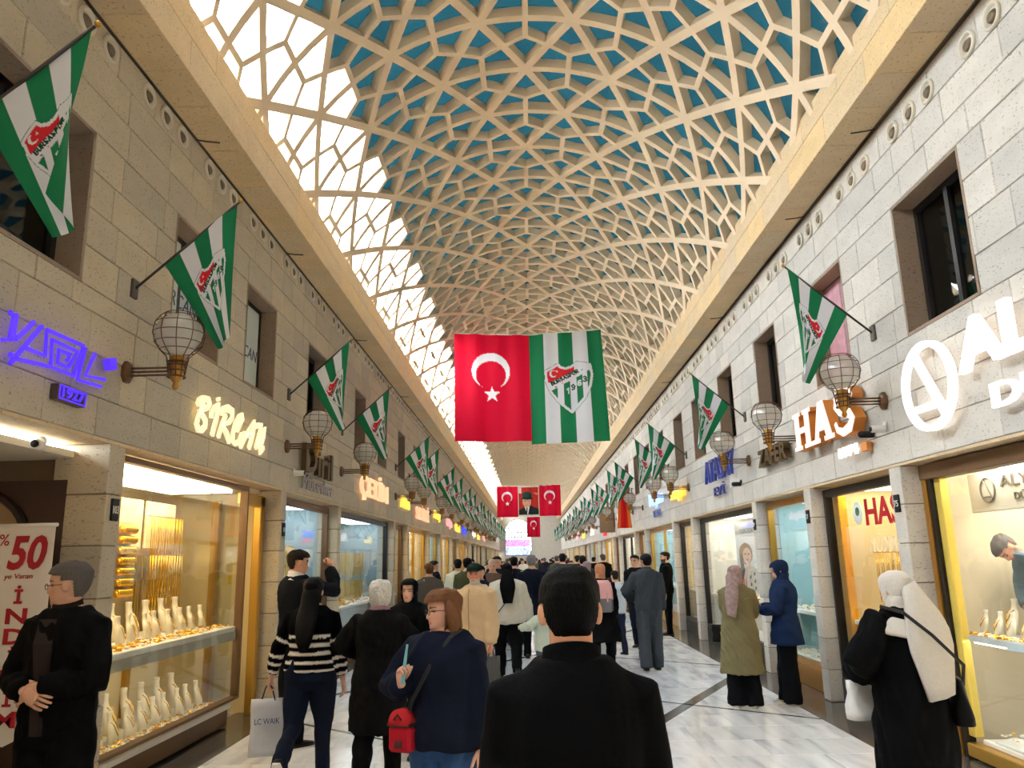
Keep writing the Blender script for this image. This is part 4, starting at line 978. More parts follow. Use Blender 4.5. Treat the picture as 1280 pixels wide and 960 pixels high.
link('display', grid_mesh('display', P, c, SM), None, SCN)

# ---- signs made of traced strokes
def ribbon(parent, pts, wd, s, mat, name='letter', off=.05, dep=.03, zoom=(0, 0, 1), closed=False):
    """pts in pixels of a zoomed crop, laid on the wall plane"""
    Q = [on_wall(zoom[0]+x/zoom[2], zoom[1]+y/zoom[2], s*WX)[1:] for x, y in pts]; Q = [np.array(q) for q in Q]; n = len(Q); mb = MB(); Lf, Rt = [], []
    for i in range(n):
        t = Q[min(i+1, n-1)]-Q[max(i-1, 0)]; t /= np.linalg.norm(t)+1e-9; nn = np.array([-t[1], t[0]])*(wd if np.isscalar(wd) else wd[i])/2; Lf.append(Q[i]+nn); Rt.append(Q[i]-nn)
    a, b = s*(WX-off), s*(WX-off-dep); V = []
    for l, r in zip(Lf, Rt): V += [(a, *l), (a, *r), (b, *l), (b, *r)]
    F = []
    for i in range(n-1):
        o = 4*i; p = o+4; F += [(o, o+1, p+1, p), (o+2, p+2, p+3, o+3), (o, p, p+2, o+2), (o+1, o+3, p+3, p+1)]
    F += [(0, 2, 3, 1), (4*n-4, 4*n-3, 4*n-1, 4*n-2)]
    mb.add(V, F); me = mb.mesh(name, mat); fixn(me); return link(name, me, None, parent)
PURP = light_mat('purple_neon', L3(86, 50, 255), .62); CREAML = light_mat('cream_lit_letters', L3(255, 240, 196), .56); WHITEL = light_mat('white_lit_letters', L3(255, 246, 238), .62)
NS = thing('neon_sign', 'angular purple neon lettering above the entrance recess', 'sign'); z8 = (0, 360, 4)
for st in ([(0, 265), (25, 130)], [(0, 120), (10, 130)], [(30, 260), (125, 170)], [(-40, 260), (15, 260), (35, 130)], [(0, 380), (165, 190)], [(80, 300), (180, 340), (190, 210), (375, 290), (325, 440), (210, 395), (215, 260), (345, 320), (300, 400), (245, 375), (250, 310), (310, 335), (290, 365)], [(0, 330), (35, 355), (205, 395)], [(385, 300), (345, 460), (465, 495)], [(435, 330), (385, 440), (485, 460)]):
    ribbon(NS, st, .024, -1, PURP, 'letter_stroke', zoom=z8, dep=.02)
ribbon(NS, [(485, 385), (520, 380)], .09, -1, PURP, 'dot', zoom=z8, dep=.05)
PL = thing('number_plaque', 'small dark plaque with purple neon year 1927', 'sign'); p0, p1 = on_wall(63, 479, -WX), on_wall(96, 507, -WX)
MB().bbox(-WX+.0, -WX+.06, p0[1], p1[1], p1[2]-.02, p0[2]-.0, .006).obj('plate', flat((92, 74, 60), .5), PL)
letters(PL, '1927', PURP, (-WX+.062, p0[1]+.04, p1[2]+.005), (0, 1, 0), (0, 0, 1), (1, 0, 0), p1[1]-p0[1]-.08, .07, .012)
mb = MB(); a, b, c_, d = p0[1]+.01, p1[1]-.01, p1[2]-.01, p0[2]-.01; mb.tube([(-WX+.066, a, c_), (-WX+.066, b, c_), (-WX+.066, b, d), (-WX+.066, a, d), (-WX+.066, a, c_)], .006, 5); mb.obj('neon_border', PURP, PL)
BS = thing('shop_sign', 'cream brush-script sign letters over the necklace display window', 'sign'); zb = (220, 480, 9.6)
for st, wd in (([(178, 250), (200, 205), (250, 178), (310, 190), (328, 240), (300, 290), (250, 312), (195, 332)], [.05, .07, .07, .06, .05, .045, .04, .035]), ([(255, 240), (230, 300), (185, 400), (165, 480), (185, 545), (225, 555), (270, 510), (275, 440), (240, 375), (195, 335)], [.035, .035, .04, .05, .06, .06, .055, .05, .04, .035]), ([(345, 410), (350, 350), (385, 280), (437, 240), (430, 320), (405, 430), (375, 530), (355, 620)], [.05, .05, .04, .035, .04, .045, .045, .05]), ([(430, 165), (434, 205)], .05),
               ([(465, 365), (490, 310), (545, 292), (605, 330), (602, 410), (560, 465), (470, 495)], [.04, .07, .08, .07, .05, .045, .04]), ([(525, 375), (490, 460), (455, 560), (430, 640)], .045), ([(480, 500), (530, 590), (570, 695)], [.04, .06, .07]), ([(662, 560), (695, 490), (728, 420), (722, 370), (690, 390), (640, 480), (612, 590), (608, 680), (640, 722), (690, 685), (720, 600)], .05),
               ([(700, 760), (755, 650), (815, 545), (875, 450), (865, 560), (838, 660), (805, 775)], [.05, .045, .04, .04, .045, .05, .06]), ([(745, 600), (850, 625)], .06), ([(885, 515), (920, 490), (960, 485), (940, 580), (890, 775)], .055), ([(900, 730), (960, 600), (1005, 535), (985, 640), (945, 770), (938, 830), (985, 765)], .05)):
    ribbon(BS, st, wd, -1, CREAML, zoom=zb, off=.05)
# ---- signs in type
def wall_sign(s, name, label, body, mat, y_near, y_far, z0, z1, depth=.04, off=.04, bold=.01, shear=0., parent=None, cat='sign'):
    t = parent or thing(name, label, cat); wdt = y_far-y_near
    if s < 0: letters(t, body, mat, (-WX+off, y_near, z0), (0, 1, 0), (0, 0, 1), (1, 0, 0), wdt, z1-z0, depth, bold, shear)
    else: letters(t, body, mat, (WX-off, y_far, z0), (0, -1, 0), (0, 0, 1), (-1, 0, 0), wdt, z1-z0, depth, bold, shear)
    return t
BRNL = flat((96, 74, 44), .45, .4); SILV = flat((170, 164, 160), .35, .5)
t = wall_sign(-1, 'shop_sign', 'brown gothic letters under the second bracket lamp', 'Diril', BRNL, 10.9, 12.45, 3.06, 3.46, .07, bold=.02); letters(t, 'Mücevher', SILV, (-WX+.03, 10.95, 2.82), (0, 1, 0), (0, 0, 1), (1, 0, 0), 1.75, .22, .03, shear=.2)
wall_sign(-1, 'shop_sign', 'tall lit gothic lettering over the wide cool window', 'ÇETİN', light_mat('amber_lit_letters', L3(255, 206, 160), .6), 14.75, 17.6, 2.95, 3.55, .06, bold=.012)
LITY = light_mat('yellow_lit_sign', L3(255, 222, 90), .7); LITP = light_mat('pink_lit_sign', L3(255, 170, 170), .6); LITB = light_mat('blue_lit_sign', L3(60, 80, 255), .7); LITR = light_mat('red_lit_sign', L3(240, 30, 60), .8)
wall_sign(-1, 'shop_sign', 'small yellow lit sign after the tall gothic letters', 'Altın', LITY, 19.5, 20.9, 3.10, 3.42, .05, bold=.03)
wall_sign(-1, 'shop_sign', 'pale orange lit letters after the small yellow sign', 'SEDİLLİ', light_mat('orange_lit', L3(255, 190, 150), .6), 22.2, 25.0, 2.95, 3.42, .05, bold=.02)
wall_sign(-1, 'shop_sign', 'second yellow lit sign along the beige wall', 'Altınay', LITY, 26.4, 28.3, 3.1, 3.45, .05, bold=.03)
for i, (y, mt, tx, cl) in enumerate(((30.5, LITP, 'Gülşah', 'pink'), (34.2, LITY, 'Ünal', 'pale yellow'), (38, LITB, 'Saat', 'blue'), (45, WHITEL, 'Kuyum', 'white'), (49, LITY, 'Altun', 'amber'), (55, LITP, 'Gümüş', 'rosy'))):
    wall_sign(-1, 'shop_sign', 'distant %s lit sign along the beige wall' % cl, tx, mt, y, y+2.2, 3.0, 3.4, .05, bold=.02)
# right side
t = thing('shop_sign', 'large white lit capitals with round logo on the pale wall', 'sign')
letters(t, 'ALYANS', WHITEL, (WX-.06, 6.18, 3.14), (0, -1, 0), (0, 0, 1), (-1, 0, 0), 3.05, .42, .05, .02); letters(t, 'DÜNYASI', WHITEL, (WX-.06, 5.82, 2.80), (0, -1, 0), (0, 0, 1), (-1, 0, 0), 2.1, .23, .04, .01)
mb = MB(); cy, cz, ry, rz_ = 6.70, 3.17, .40, .37
for k in range(40):
    a, b = 2*PI*k/40, 2*PI*(k+1)/40; q = .05
    V = [(x, cy+(ry+e)*math.cos(w_), cz+(rz_+e)*math.sin(w_)) for w_ in (a, b) for e in (-q/2, q/2) for x in (WX-.06, WX-.12)]
    mb.add(V, [(0, 1, 5, 4), (2, 6, 7, 3), (1, 3, 7, 5), (0, 4, 6, 2)])
mb.obj('logo_ring', WHITEL, t)
def sign_bar(t, a, b, wd, mat):
    d = np.array(b)-np.array(a); d /= np.linalg.norm(d); n = np.array([-d[1], d[0]])*wd/2; me = MB().prism([a+n, a-n, b-n, b+n], (WX-.06, 0, 0), (0, 1, 0), (0, 0, 1), (-1, 0, 0), .06).mesh('logo_bar', mat); fixn(me); link('logo_bar', me, None, t)
sign_bar(t, np.array([6.88, 3.50]), np.array([6.47, 2.88]), .05, WHITEL); sign_bar(t, np.array([7.04, 3.0]), np.array([6.55, 2.99]), .05, WHITEL)
# slab serif letters
HS = thing('shop_sign', 'big pale pink slab-serif letters with orange sides above year 1974', 'sign'); PINKF = light_mat('pale_pink_face', L3(255, 226, 214), .45); ORS = M('orange_side', L3(206, 128, 48), .5)
def slab(polys):
    for P in polys:
        for mt, x, d in ((ORS, WX-.03, .12), (PINKF, WX-.151, .012)):
            me = MB().prism(P, (x, 0, 0), (0, -1, 0), (0, 0, 1), (-1, 0, 0), d).mesh('letter', mt); fixn(me); link('letter' if mt is PINKF else 'letter_side', me, None, HS)
def bx(x0, x1, z0, z1): return [(x0, z0), (x1, z0), (x1, z1), (x0, z1)]
y0_ = -9.98; b0, b1 = 3.03, 3.50
H_ = [(0, 0), (.24, 0), (.24, .05), (.19, .05), (.19, .20), (.38, .20), (.38, .05), (.33, .05), (.33, 0), (.57, 0), (.57, .05), (.51, .05), (.51, .42), (.57, .42), (.57, .47), (.33, .47), (.33, .42), (.38, .42), (.38, .27), (.19, .27), (.19, .42), (.24, .42), (.24, .47), (0, .47), (0, .42), (.06, .42), (.06, .05), (0, .05)]
A_ = [(0, 0), (.2, 0), (.2, .05), (.16, .05), (.185, .13), (.36, .13), (.39, .05), (.34, .05), (.34, 0), (.6, 0), (.6, .05), (.54, .05), (.37, .47), (.23, .47), (.06, .05), (0, .05)]
slab([[(y0_+x*1.08, b0+z) for x, z in H_], [(y0_+.64+x*1.08, b0+z) for x, z in A_]])
sp = [(.5, .36), (.42, .44), (.26, .46), (.12, .41), (.08, .32), (.16, .26), (.38, .2), (.46, .12), (.38, .04), (.2, .01), (.06, .06), (.02, .14)]
for mt, x, d in ((ORS, .09, .12), (PINKF, .157, .012)):
    Q = [np.array([9.98-1.33-u*1.05, b0+v]) for u, v in sp]; V = []; n = len(Q); W_ = [.05, .07, .09, .11, .12, .12, .12, .12, .11, .09, .07, .05]
    for i in range(n):
        tt = Q[min(i+1, n-1)]-Q[max(i-1, 0)]; tt /= np.linalg.norm(tt); nn = np.array([-tt[1], tt[0]])*W_[i]*.5
        for q in (Q[i]+nn, Q[i]-nn):
            for xx in (WX-x+d/2, WX-x-d/2): V.append((xx, *q))
    F = []
    for i in range(n-1): o = 4*i; p = o+4; F += [(o, p, p+2, o+2), (o+1, o+3, p+3, p+1), (o, o+1, p+1, p), (o+2, p+2, p+3, o+3)]
    F += [(0, 2, 3, 1), (4*n-4, 4*n-3, 4*n-1, 4*n-2)]
    me = MB().add(V, F).mesh('letter', mt); fixn(me); link('letter' if mt is PINKF else 'letter_side', me, None, HS)
letters(HS, '1974', WHITEL, (WX-.1, 8.72, 2.78), (0, -1, 0), (0, 0, 1), (-1, 0, 0), .5, .115, .03, .03); MB().box(WX-.07, WX-.02, 8.1, 8.25, 2.8, 2.89).obj('year_box', ORS, HS)
wall_sign(1, 'shop_sign', 'weathered brown capitals below the second lamp of pale wall', 'ZAFER', BRNL, 10.45, 11.75, 3.02, 3.27, .09, bold=.035)
BLU = flat((52, 66, 150), .4); t = wall_sign(1, 'shop_sign', 'narrow blue capitals over the poster window', 'ATASAY', BLU, 13.35, 15.55, 3.12, 3.55, .05, bold=.0); letters(t, 'EVİ', BLU, (WX-.04, 14.9, 2.84), (0, -1, 0), (0, 0, 1), (-1, 0, 0), .8, .22, .04)
wall_sign(1, 'shop_sign', 'golden lit lower-case sign over the narrow golden window', 'sezgin', light_mat('golden_lit', L3(255, 206, 80), .7), 17.7, 19.4, 3.0, 3.34, .05, bold=.03)
t = wall_sign(1, 'shop_sign', 'white-blue lit sign over the green-tinted window', 'Nişan', light_mat('ice_blue_lit', L3(170, 200, 255), .7), 20.6, 22.9, 3.05, 3.5, .05, bold=.02); letters(t, 'TAKI', flat((120, 140, 190), .4), (WX-.04, 22.4, 2.82), (0, -1, 0), (0, 0, 1), (-1, 0, 0), 1.2, .18, .04, .02)
for i, (y, mt, tx, cl) in enumerate(((29, WHITEL, 'Kuyum', 'white'), (36.2, LITB, 'Saat', 'blue'), (43, WHITEL, 'Altın', 'second white'), (50, LITY, 'Ünal', 'yellow'), (57, LITP, 'Gümüş', 'pink'))):
    wall_sign(1, 'shop_sign', 'distant %s lit sign along the pale wall' % cl, tx, mt, y, y+2.2, 2.95, 3.4, .05, bold=.02)
o = MB().bbox(WX-.08, WX-.02, 36.3, 37.6, 2.72, 2.9, .01).obj('shop_sign', LITR); tag(o, 'small red lit panel below the distant blue sign', 'sign')
BO = thing('blade_sign', 'brown upright blade sign standing out from the pale wall', 'sign', (WX-.02, 32.9, 2.75)); MB().bbox(-.62, 0, -.1, .1, 0, 1.05, .01).obj('panel', flat((150, 118, 90), .6), BO); MB().bbox(-.05, .02, -.12, .12, .2, .8, .01).obj('bracket', BRONZE, BO)
# ---- cameras, small plates, hanging banner, poster, film
def cctv(loc, rz, col, label):
    t = thing('security_camera', label, 'camera', loc, rz); MB().lathe([(.035, 0), (.035, .02), (.02, .03)], (0, 0, 0), 12, 'y').obj('mount', col, t, True)
    mb = MB(); mb.lathe([(.02, -.02), (.036, -.01), (.036, .12), (.03, .13)], (0, .03, -.04), 12, 'y'); mb.obj('housing', col, t, True); MB().lathe([(.026, 0), (.026, .012)], (0, .155, -.04), 12, 'y').obj('lens', BLACK, t, True); return t
p = on_wall(92, 562, -3.55); cctv((-3.6, 5.35, 2.66), PI*1.1, WHITE, 'white security camera under the beige entrance lintel')
p = on_wall(1108, 531, WX); cctv((WX, p[1], p[2]), PI/2, WHITE, 'white security camera below the slab letters'); p = on_wall(1093, 538, WX); cctv((WX, p[1], p[2]), PI/2, BLACK, 'black dome camera beside the white one below slab letters')
p = on_wall(927, 602, WX); cctv((WX, p[1], p[2]), PI/2, BLACK, 'black camera beside the blue capitals'); p = on_wall(366, 588, -WX); cctv((-WX, p[1], p[2]), -PI/2, WHITE, 'white security camera beside the brown gothic letters')
for s, yc, tx, wh in ((-1, 6.04, '103', 'between entrance recess and necklace window'), (-1, 10.3, '101', 'after the golden doorway'), (1, 7.72, '75', 'beside the gold-jambed window'), (1, 10.2, '77', 'behind the navy coat'), (1, 12.62, '79', 'beside the poster window')):
    t = thing('number_plate', 'small black house number plate on the pillar '+wh, 'plate', (s*(WX-.004), yc, 2.22)); MB().bbox(-s*.0, -s*.02, -.05, .05, -.085, .085, .004).obj('plate', BLACK, t)
    letters(t, tx, WHITE, (-s*.02, .04*s, -.03), (0, -s, 0), (0, 0, 1), (-s, 0, 0), .08, .06, .003)
HB = thing('hanging_banner', 'white pointed discount banner with red lettering beside the man in black', 'banner', (-3.77, 5.55, .62)); RDL = flat((176, 16, 40), .6)
P_ = [(-.21, 1.46), (-.21, .1), (.0, 0), (.21, .1), (.21, 1.46)]; me = MB().prism(P_, (0, 0, 0), (1, 0, 0), (0, 0, 1), (0, 1, 0), .006).mesh('sheet', flat((232, 226, 220), .6)); fixn(me); link('sheet', me, None, HB)
MB().tube([(-.225, 0, 1.47), (.225, 0, 1.47)], .014, 8).obj('rod', WHITE, HB, True)
letters(HB, '50', RDL, (-.11, -.002, 1.16), (1, 0, 0), (0, 0, 1), (0, -1, 0), .26, .24, .003, .03, .15); letters(HB, '%', RDL, (-.18, -.002, 1.33), (1, 0, 0), (0, 0, 1), (0, -1, 0), .07, .08, .003); letters(HB, 'ye Varan', RDL, (-.12, -.002, 1.09), (1, 0, 0), (0, 0, 1), (0, -1, 0), .2, .045, .003, 0, .2)
for i, ch in enumerate('İNDİRİM'):
    w_ = .06 if ch == 'İ' else .15; letters(HB, ch, RDL, (-w_/2, -.002, .93-.135*i), (1, 0, 0), (0, 0, 1), (0, -1, 0), w_, .105 if ch != 'İ' else .125, .003, .03)
def poster_fn(u, v):
    col = np.zeros(u.shape+(3,)); col[:] = lin((244, 250, 253)); hair = lin((150, 128, 112)); skin = lin((238, 202, 182))
    col[in_poly(u, v, [(.1, 1), (.12, .74), (.3, .66), (.6, .64), (.95, .7), (1, 1)])] = lin((232, 226, 212)); col[in_poly(u, v, [(.1, 1), (.12, .72), (.3, .66), (.36, .8), (.3, 1)])] = lin((74, 72, 74))
    col[((u-.38)/.27)**2+((v-.46)/.16)**2 < 1] = hair; col[in_poly(u, v, [(.12, .48), (.3, .4), (.28, .68), (.14, .7)])] = hair
    col[in_poly(u, v, [(.38, .55), (.52, .55), (.56, .68), (.38, .72)])] = skin; col[((u-.43)/.17)**2+((v-.485)/.115)**2 < 1] = skin; col[in_poly(u, v, [(.14, .95), (.3, .72), (.38, .68), (.4, .74), (.26, 1)])] = skin
    for e in (.36, .5): col[((u-e)/.035)**2+((v-.465)/.01)**2 < 1] = lin((70, 56, 50))
    col[((u-.44)/.045)**2+((v-.55)/.011)**2 < 1] = lin((196, 92, 96)); g = (v > .72) & (u > .42) & ((np.sin(u*40)+np.sin(v*60+u*20)) > 1.0); col[g] = lin((90, 88, 86)); return col
PO = thing('poster', 'large pale fashion poster of a long-haired model in the shop window', 'poster', (4.0, 15.2, 1.08)); u = np.linspace(0, 1, 70)[None, :]+np.zeros((90, 1)); v = np.linspace(0, 1, 90)[:, None]+np.zeros((1, 70)); P = np.zeros((90, 70, 3)); P[..., 1] = .95-1.75*u; P[..., 2] = 1.28*(1-v)
link('print', grid_mesh('print', P, poster_fn(u, v), M('poster_print', (.5, .5, .5), .4, attr='Col')), None, PO); MB().box(.004, .02, -.82, .97, -.02, 1.3).obj('backing', WHITE, PO)
letters(PO, 'ISKISK', flat((150, 156, 160), .5), (-.002, .55, 1.08), (0, -1, 0), (0, 0, 1), (-1, 0, 0), 1.0, .09, .003)
FI = tag(MB().box(WX+.2, WX+.205, 8.42, 9.41, 3.77, 4.99).obj('window_film', M('pink_film', L3(196, 140, 150), .5, var=.4, scale=12)), 'pink patterned film covering the window behind the club flag', 'film')
SCR = flat((60, 66, 110), .5)
for y0, y1, nm in ((6.85, 7.75, 'window behind the first club flag'), (8.72, 9.6, 'narrow window after the first club flag')):
    FI = thing('window_film', 'pale film with dark script lettering on the '+nm, 'film', (-WX-.205, y0, 3.87)); MB().box(0, .003, 0, y1-y0, 0, 1.1).obj('sheet', flat((196, 204, 196), .5), FI); letters(FI, 'BİRCAN', SCR, (.003, .05, .42), (0, 1, 0), (0, 0, 1), (1, 0, 0), y1-y0-.1, .2, .003, .0, .2)
# hooks on the beams
for s, yy in ((-1, (6.95, 9.9, 14.2, 19.5)), (1, (7.15, 9.2, 13.4, 18.6))):
    for y in yy: o = MB().tube([(s*3.40, y, 5.92), (s*3.3, y, 5.90), (s*3.18, y+.05, 5.91)], .008, 5).obj('rope_hook', flat((60, 50, 40), .6)); tag(o, '%s thin dark hook along the beam of the %s wall' % (ORD(yy.index(y)), 'beige' if s < 0 else 'pale'), 'hook', 'hooks under the beams')

# ================================================================ PEOPLE
TZ = [.76, .80, .86, .95, 1.03, 1.10, 1.20, 1.31, 1.39, 1.44, 1.475, 1.50]
TAB = {'m': ([.07, .12, .158, .168, .160, .154, .164, .174, .162, .116, .078, .06], [.05, .085, .112, .118, .110, .104, .114, .124, .112, .090, .066, .056]),
       'f': ([.07, .13, .172, .180, .160, .142, .148, .158, .150, .112, .072, .052], [.05, .09, .122, .126, .108, .098, .112, .124, .104, .082, .06, .05])}
def unit(v): v = np.asarray(v, float); return v/(np.linalg.norm(v)+1e-9)
def rotx(a): c, s_ = math.cos(a), math.sin(a); return np.array([[1, 0, 0], [0, c, -s_], [0, s_, c]])
def rotz(a): c, s_ = math.cos(a), math.sin(a); return np.array([[c, -s_, 0], [s_, c, 0], [0, 0, 1]])
def roty(a): c, s_ = math.cos(a), math.sin(a); return np.array([[c, 0, s_], [0, 1, 0], [-s_, 0, c]])
HZ = np.array([-.113, -.104, -.088, -.06, -.03, 0, .03, .06, .085, .102, .113]); HW = np.array([.012, .031, .042, .054, .063, .068, .071, .070, .060, .040, .010])
HF = np.array([.05, .076, .088, .089, .089, .087, .094, .090, .074, .048, .008]); HBk = np.array([.0, -.005, -.02, -.05, -.08, -.096, -.104, -.102, -.086, -.058, -.014])
def head_rings(off=0., nz=26, n=28, face=True):
    out = []
    for z in np.linspace(-.113, .113, nz):
        w_, f, b = np.interp(z, HZ, HW), np.interp(z, HZ, HF), np.interp(z, HZ, HBk); mid = (f+b)/2; hf = (f-b)/2; ring = []
        zz = z*(1+off/.113)
        for k in range(n):
            a = 2*PI*k/n; x = (w_+off)*math.sin(a); y = mid+(hf+off)*math.cos(a)
            if face and math.cos(a) > 0:
                y += .026*math.exp(-(x/.013)**2)*(math.exp(-((z+.03)/.012)**2)+.55*math.exp(-((z+.008)/.018)**2))
                y -= .012*math.exp(-((abs(x)-.032)/.015)**2-((z-.004)/.012)**2); y += .006*math.exp(-(x/.022)**2-((z+.062)/.009)**2); y -= .005*math.exp(-(x/.025)**2-((z+.076)/.006)**2)
                y += .005*math.exp(-(x/.02)**2-((z+.095)/.012)**2); y += .005*math.exp(-((abs(x)-.03)/.02)**2-((z-.028)/.008)**2)
            ring.append(np.array([x, y, zz]))
        out.append(ring)
    return out
def ik(S, T, l1, l2, pole):
    S, T = np.array(S, float), np.array(T, float); d = T-S; D = min(np.linalg.norm(d), (l1+l2)*.998); u = unit(d); a = (l1*l1-l2*l2+D*D)/(2*D); h = math.sqrt(max(l1*l1-a*a, 0))
    p = np.array(pole, float); p = p-u*(p@u); return S+u*a+unit(p)*h, S+u*D
def hand(mb, W, d, n, s, k, curl=.35, spread=1.):
    d = unit(d); n = unit(np.array(n)-d*(np.array(n)@d)); w_ = np.cross(d, n)*s
    rg = []
    for t, a, b in ((-.015, .026, .02), (.02, .033, .018), (.06, .042, .016), (.09, .040, .013), (.1, .034, .009)):
        rg.append([np.array(W)+k*(d*t+w_*a*math.cos(q)+n*b*math.sin(q)) for q in [2*PI*j/10 for j in range(10)]])
    mb.loft(rg)
    for i, L in enumerate((.072, .082, .077, .06)):
        p = np.array(W)+k*(d*.09+w_*(.030-.020*i)); dr = unit(d+w_*(.10-.07*i)*spread); pts = [p-dr*.01*k]; a = 0
        for f, c in ((.45, curl*.9), (.3, curl*1.2), (.25, curl)):
            a += c; p = p+k*L*f*(dr*math.cos(a)+n*math.sin(a)); pts.append(p)
        mb.tube(pts, [.0092*k, .0088*k, .008*k, .0062*k], 6)
    p = np.array(W)+k*(d*.022+w_*.030+n*.004); dr = unit(d*.75+w_*.62+n*.35); p1 = p+dr*.036*k; p2 = p1+unit(d+w_*.18+n*.35)*.028*k
    mb.tube([p, p1, p2, p2+unit(d+n*.5)*.02*k], [.013*k, .0108*k, .0098*k, .007*k], 6)

QUEUE = []
def queue(o, voxel, smooth, post=None):
    md = o.modifiers.new('r', 'REMESH'); md.mode = 'VOXEL'; md.voxel_size = voxel; md.use_smooth_shade = True
    ms = o.modifiers.new('s', 'SMOOTH'); ms.factor = .5; ms.iterations = smooth; QUEUE.append((o, post))
def flush():
    bpy.context.view_layer.update(); dg = bpy.context.evaluated_depsgraph_get()
    new = [bpy.data.meshes.new_from_object(o.evaluated_get(dg)) for o, _ in QUEUE]
    for (o, post), me in zip(QUEUE, new):
        o.modifiers.clear(); old = o.data; mats = list(old.materials); me.name = old.name; o.data = me; bpy.data.meshes.remove(old)
        me.materials.clear(); [me.materials.append(m_) for m_ in mats]; me.polygons.foreach_set('use_smooth', [True]*len(me.polygons))
        if post: post(me)
    QUEUE.clear()
def getco(me):
    c = np.zeros(len(me.vertices)*3); me.vertices.foreach_get('co', c); return c.reshape(-1, 3)
def setcol(me, arr):
    a = me.color_attributes.new('Col', 'FLOAT_COLOR', 'POINT'); q = np.ones((len(arr), 4), np.float32); q[:, :3] = arr; a.data.foreach_set('color', q.ravel())
def wrinkle(amp, seed, f=1.):
    def go(me):
        c = getco(me); n = np.zeros(len(c)*3); me.vertices.foreach_get('normal', n); n = n.reshape(-1, 3); r = np.random.RandomState(seed); d = np.zeros(len(c))
        for i in range(7):
            kv = r.normal(size=3)*np.array([20, 20, 11])*f*(1+.35*i); ph = r.uniform(0, 6.3); d += np.sin(c@kv+ph+1.5*np.sin(c@(r.normal(size=3)*9)+ph))/(1+.4*i)
        c = c+n*(d*amp*.5)[:, None]; me.vertices.foreach_set('co', c.ravel()); me.update()
    return go
SKIN = M('skin', (.5, .5, .5), .5, attr='Col', spec=.35)
CLO = {}
def cloth(c, rough=.85):
    if (c, rough) not in CLO: CLO[(c, rough)] = M('cloth_%02x%02x%02x' % c, L3(*c), rough, var=.10, scale=60, bump=.12, spec=.08)
    return CLO[(c, rough)]
PATT = M('patterned_scarf', L3(150, 128, 128), .85, var=.55, scale=26, detail=2); CURL = M('white_hair', L3(214, 208, 200), .8, var=.25, scale=70, bump=.9, bscale=60)
def hairm(c):
    if isinstance(c, str): return None
    if ('h', c) not in CLO: CLO[('h', c)] = M('hair_%02x%02x%02x' % c, L3(*c), .55, var=.35, scale=30, bump=.35, stretch=(6, 6, 1), spec=.1)
    return CLO[('h', c)]

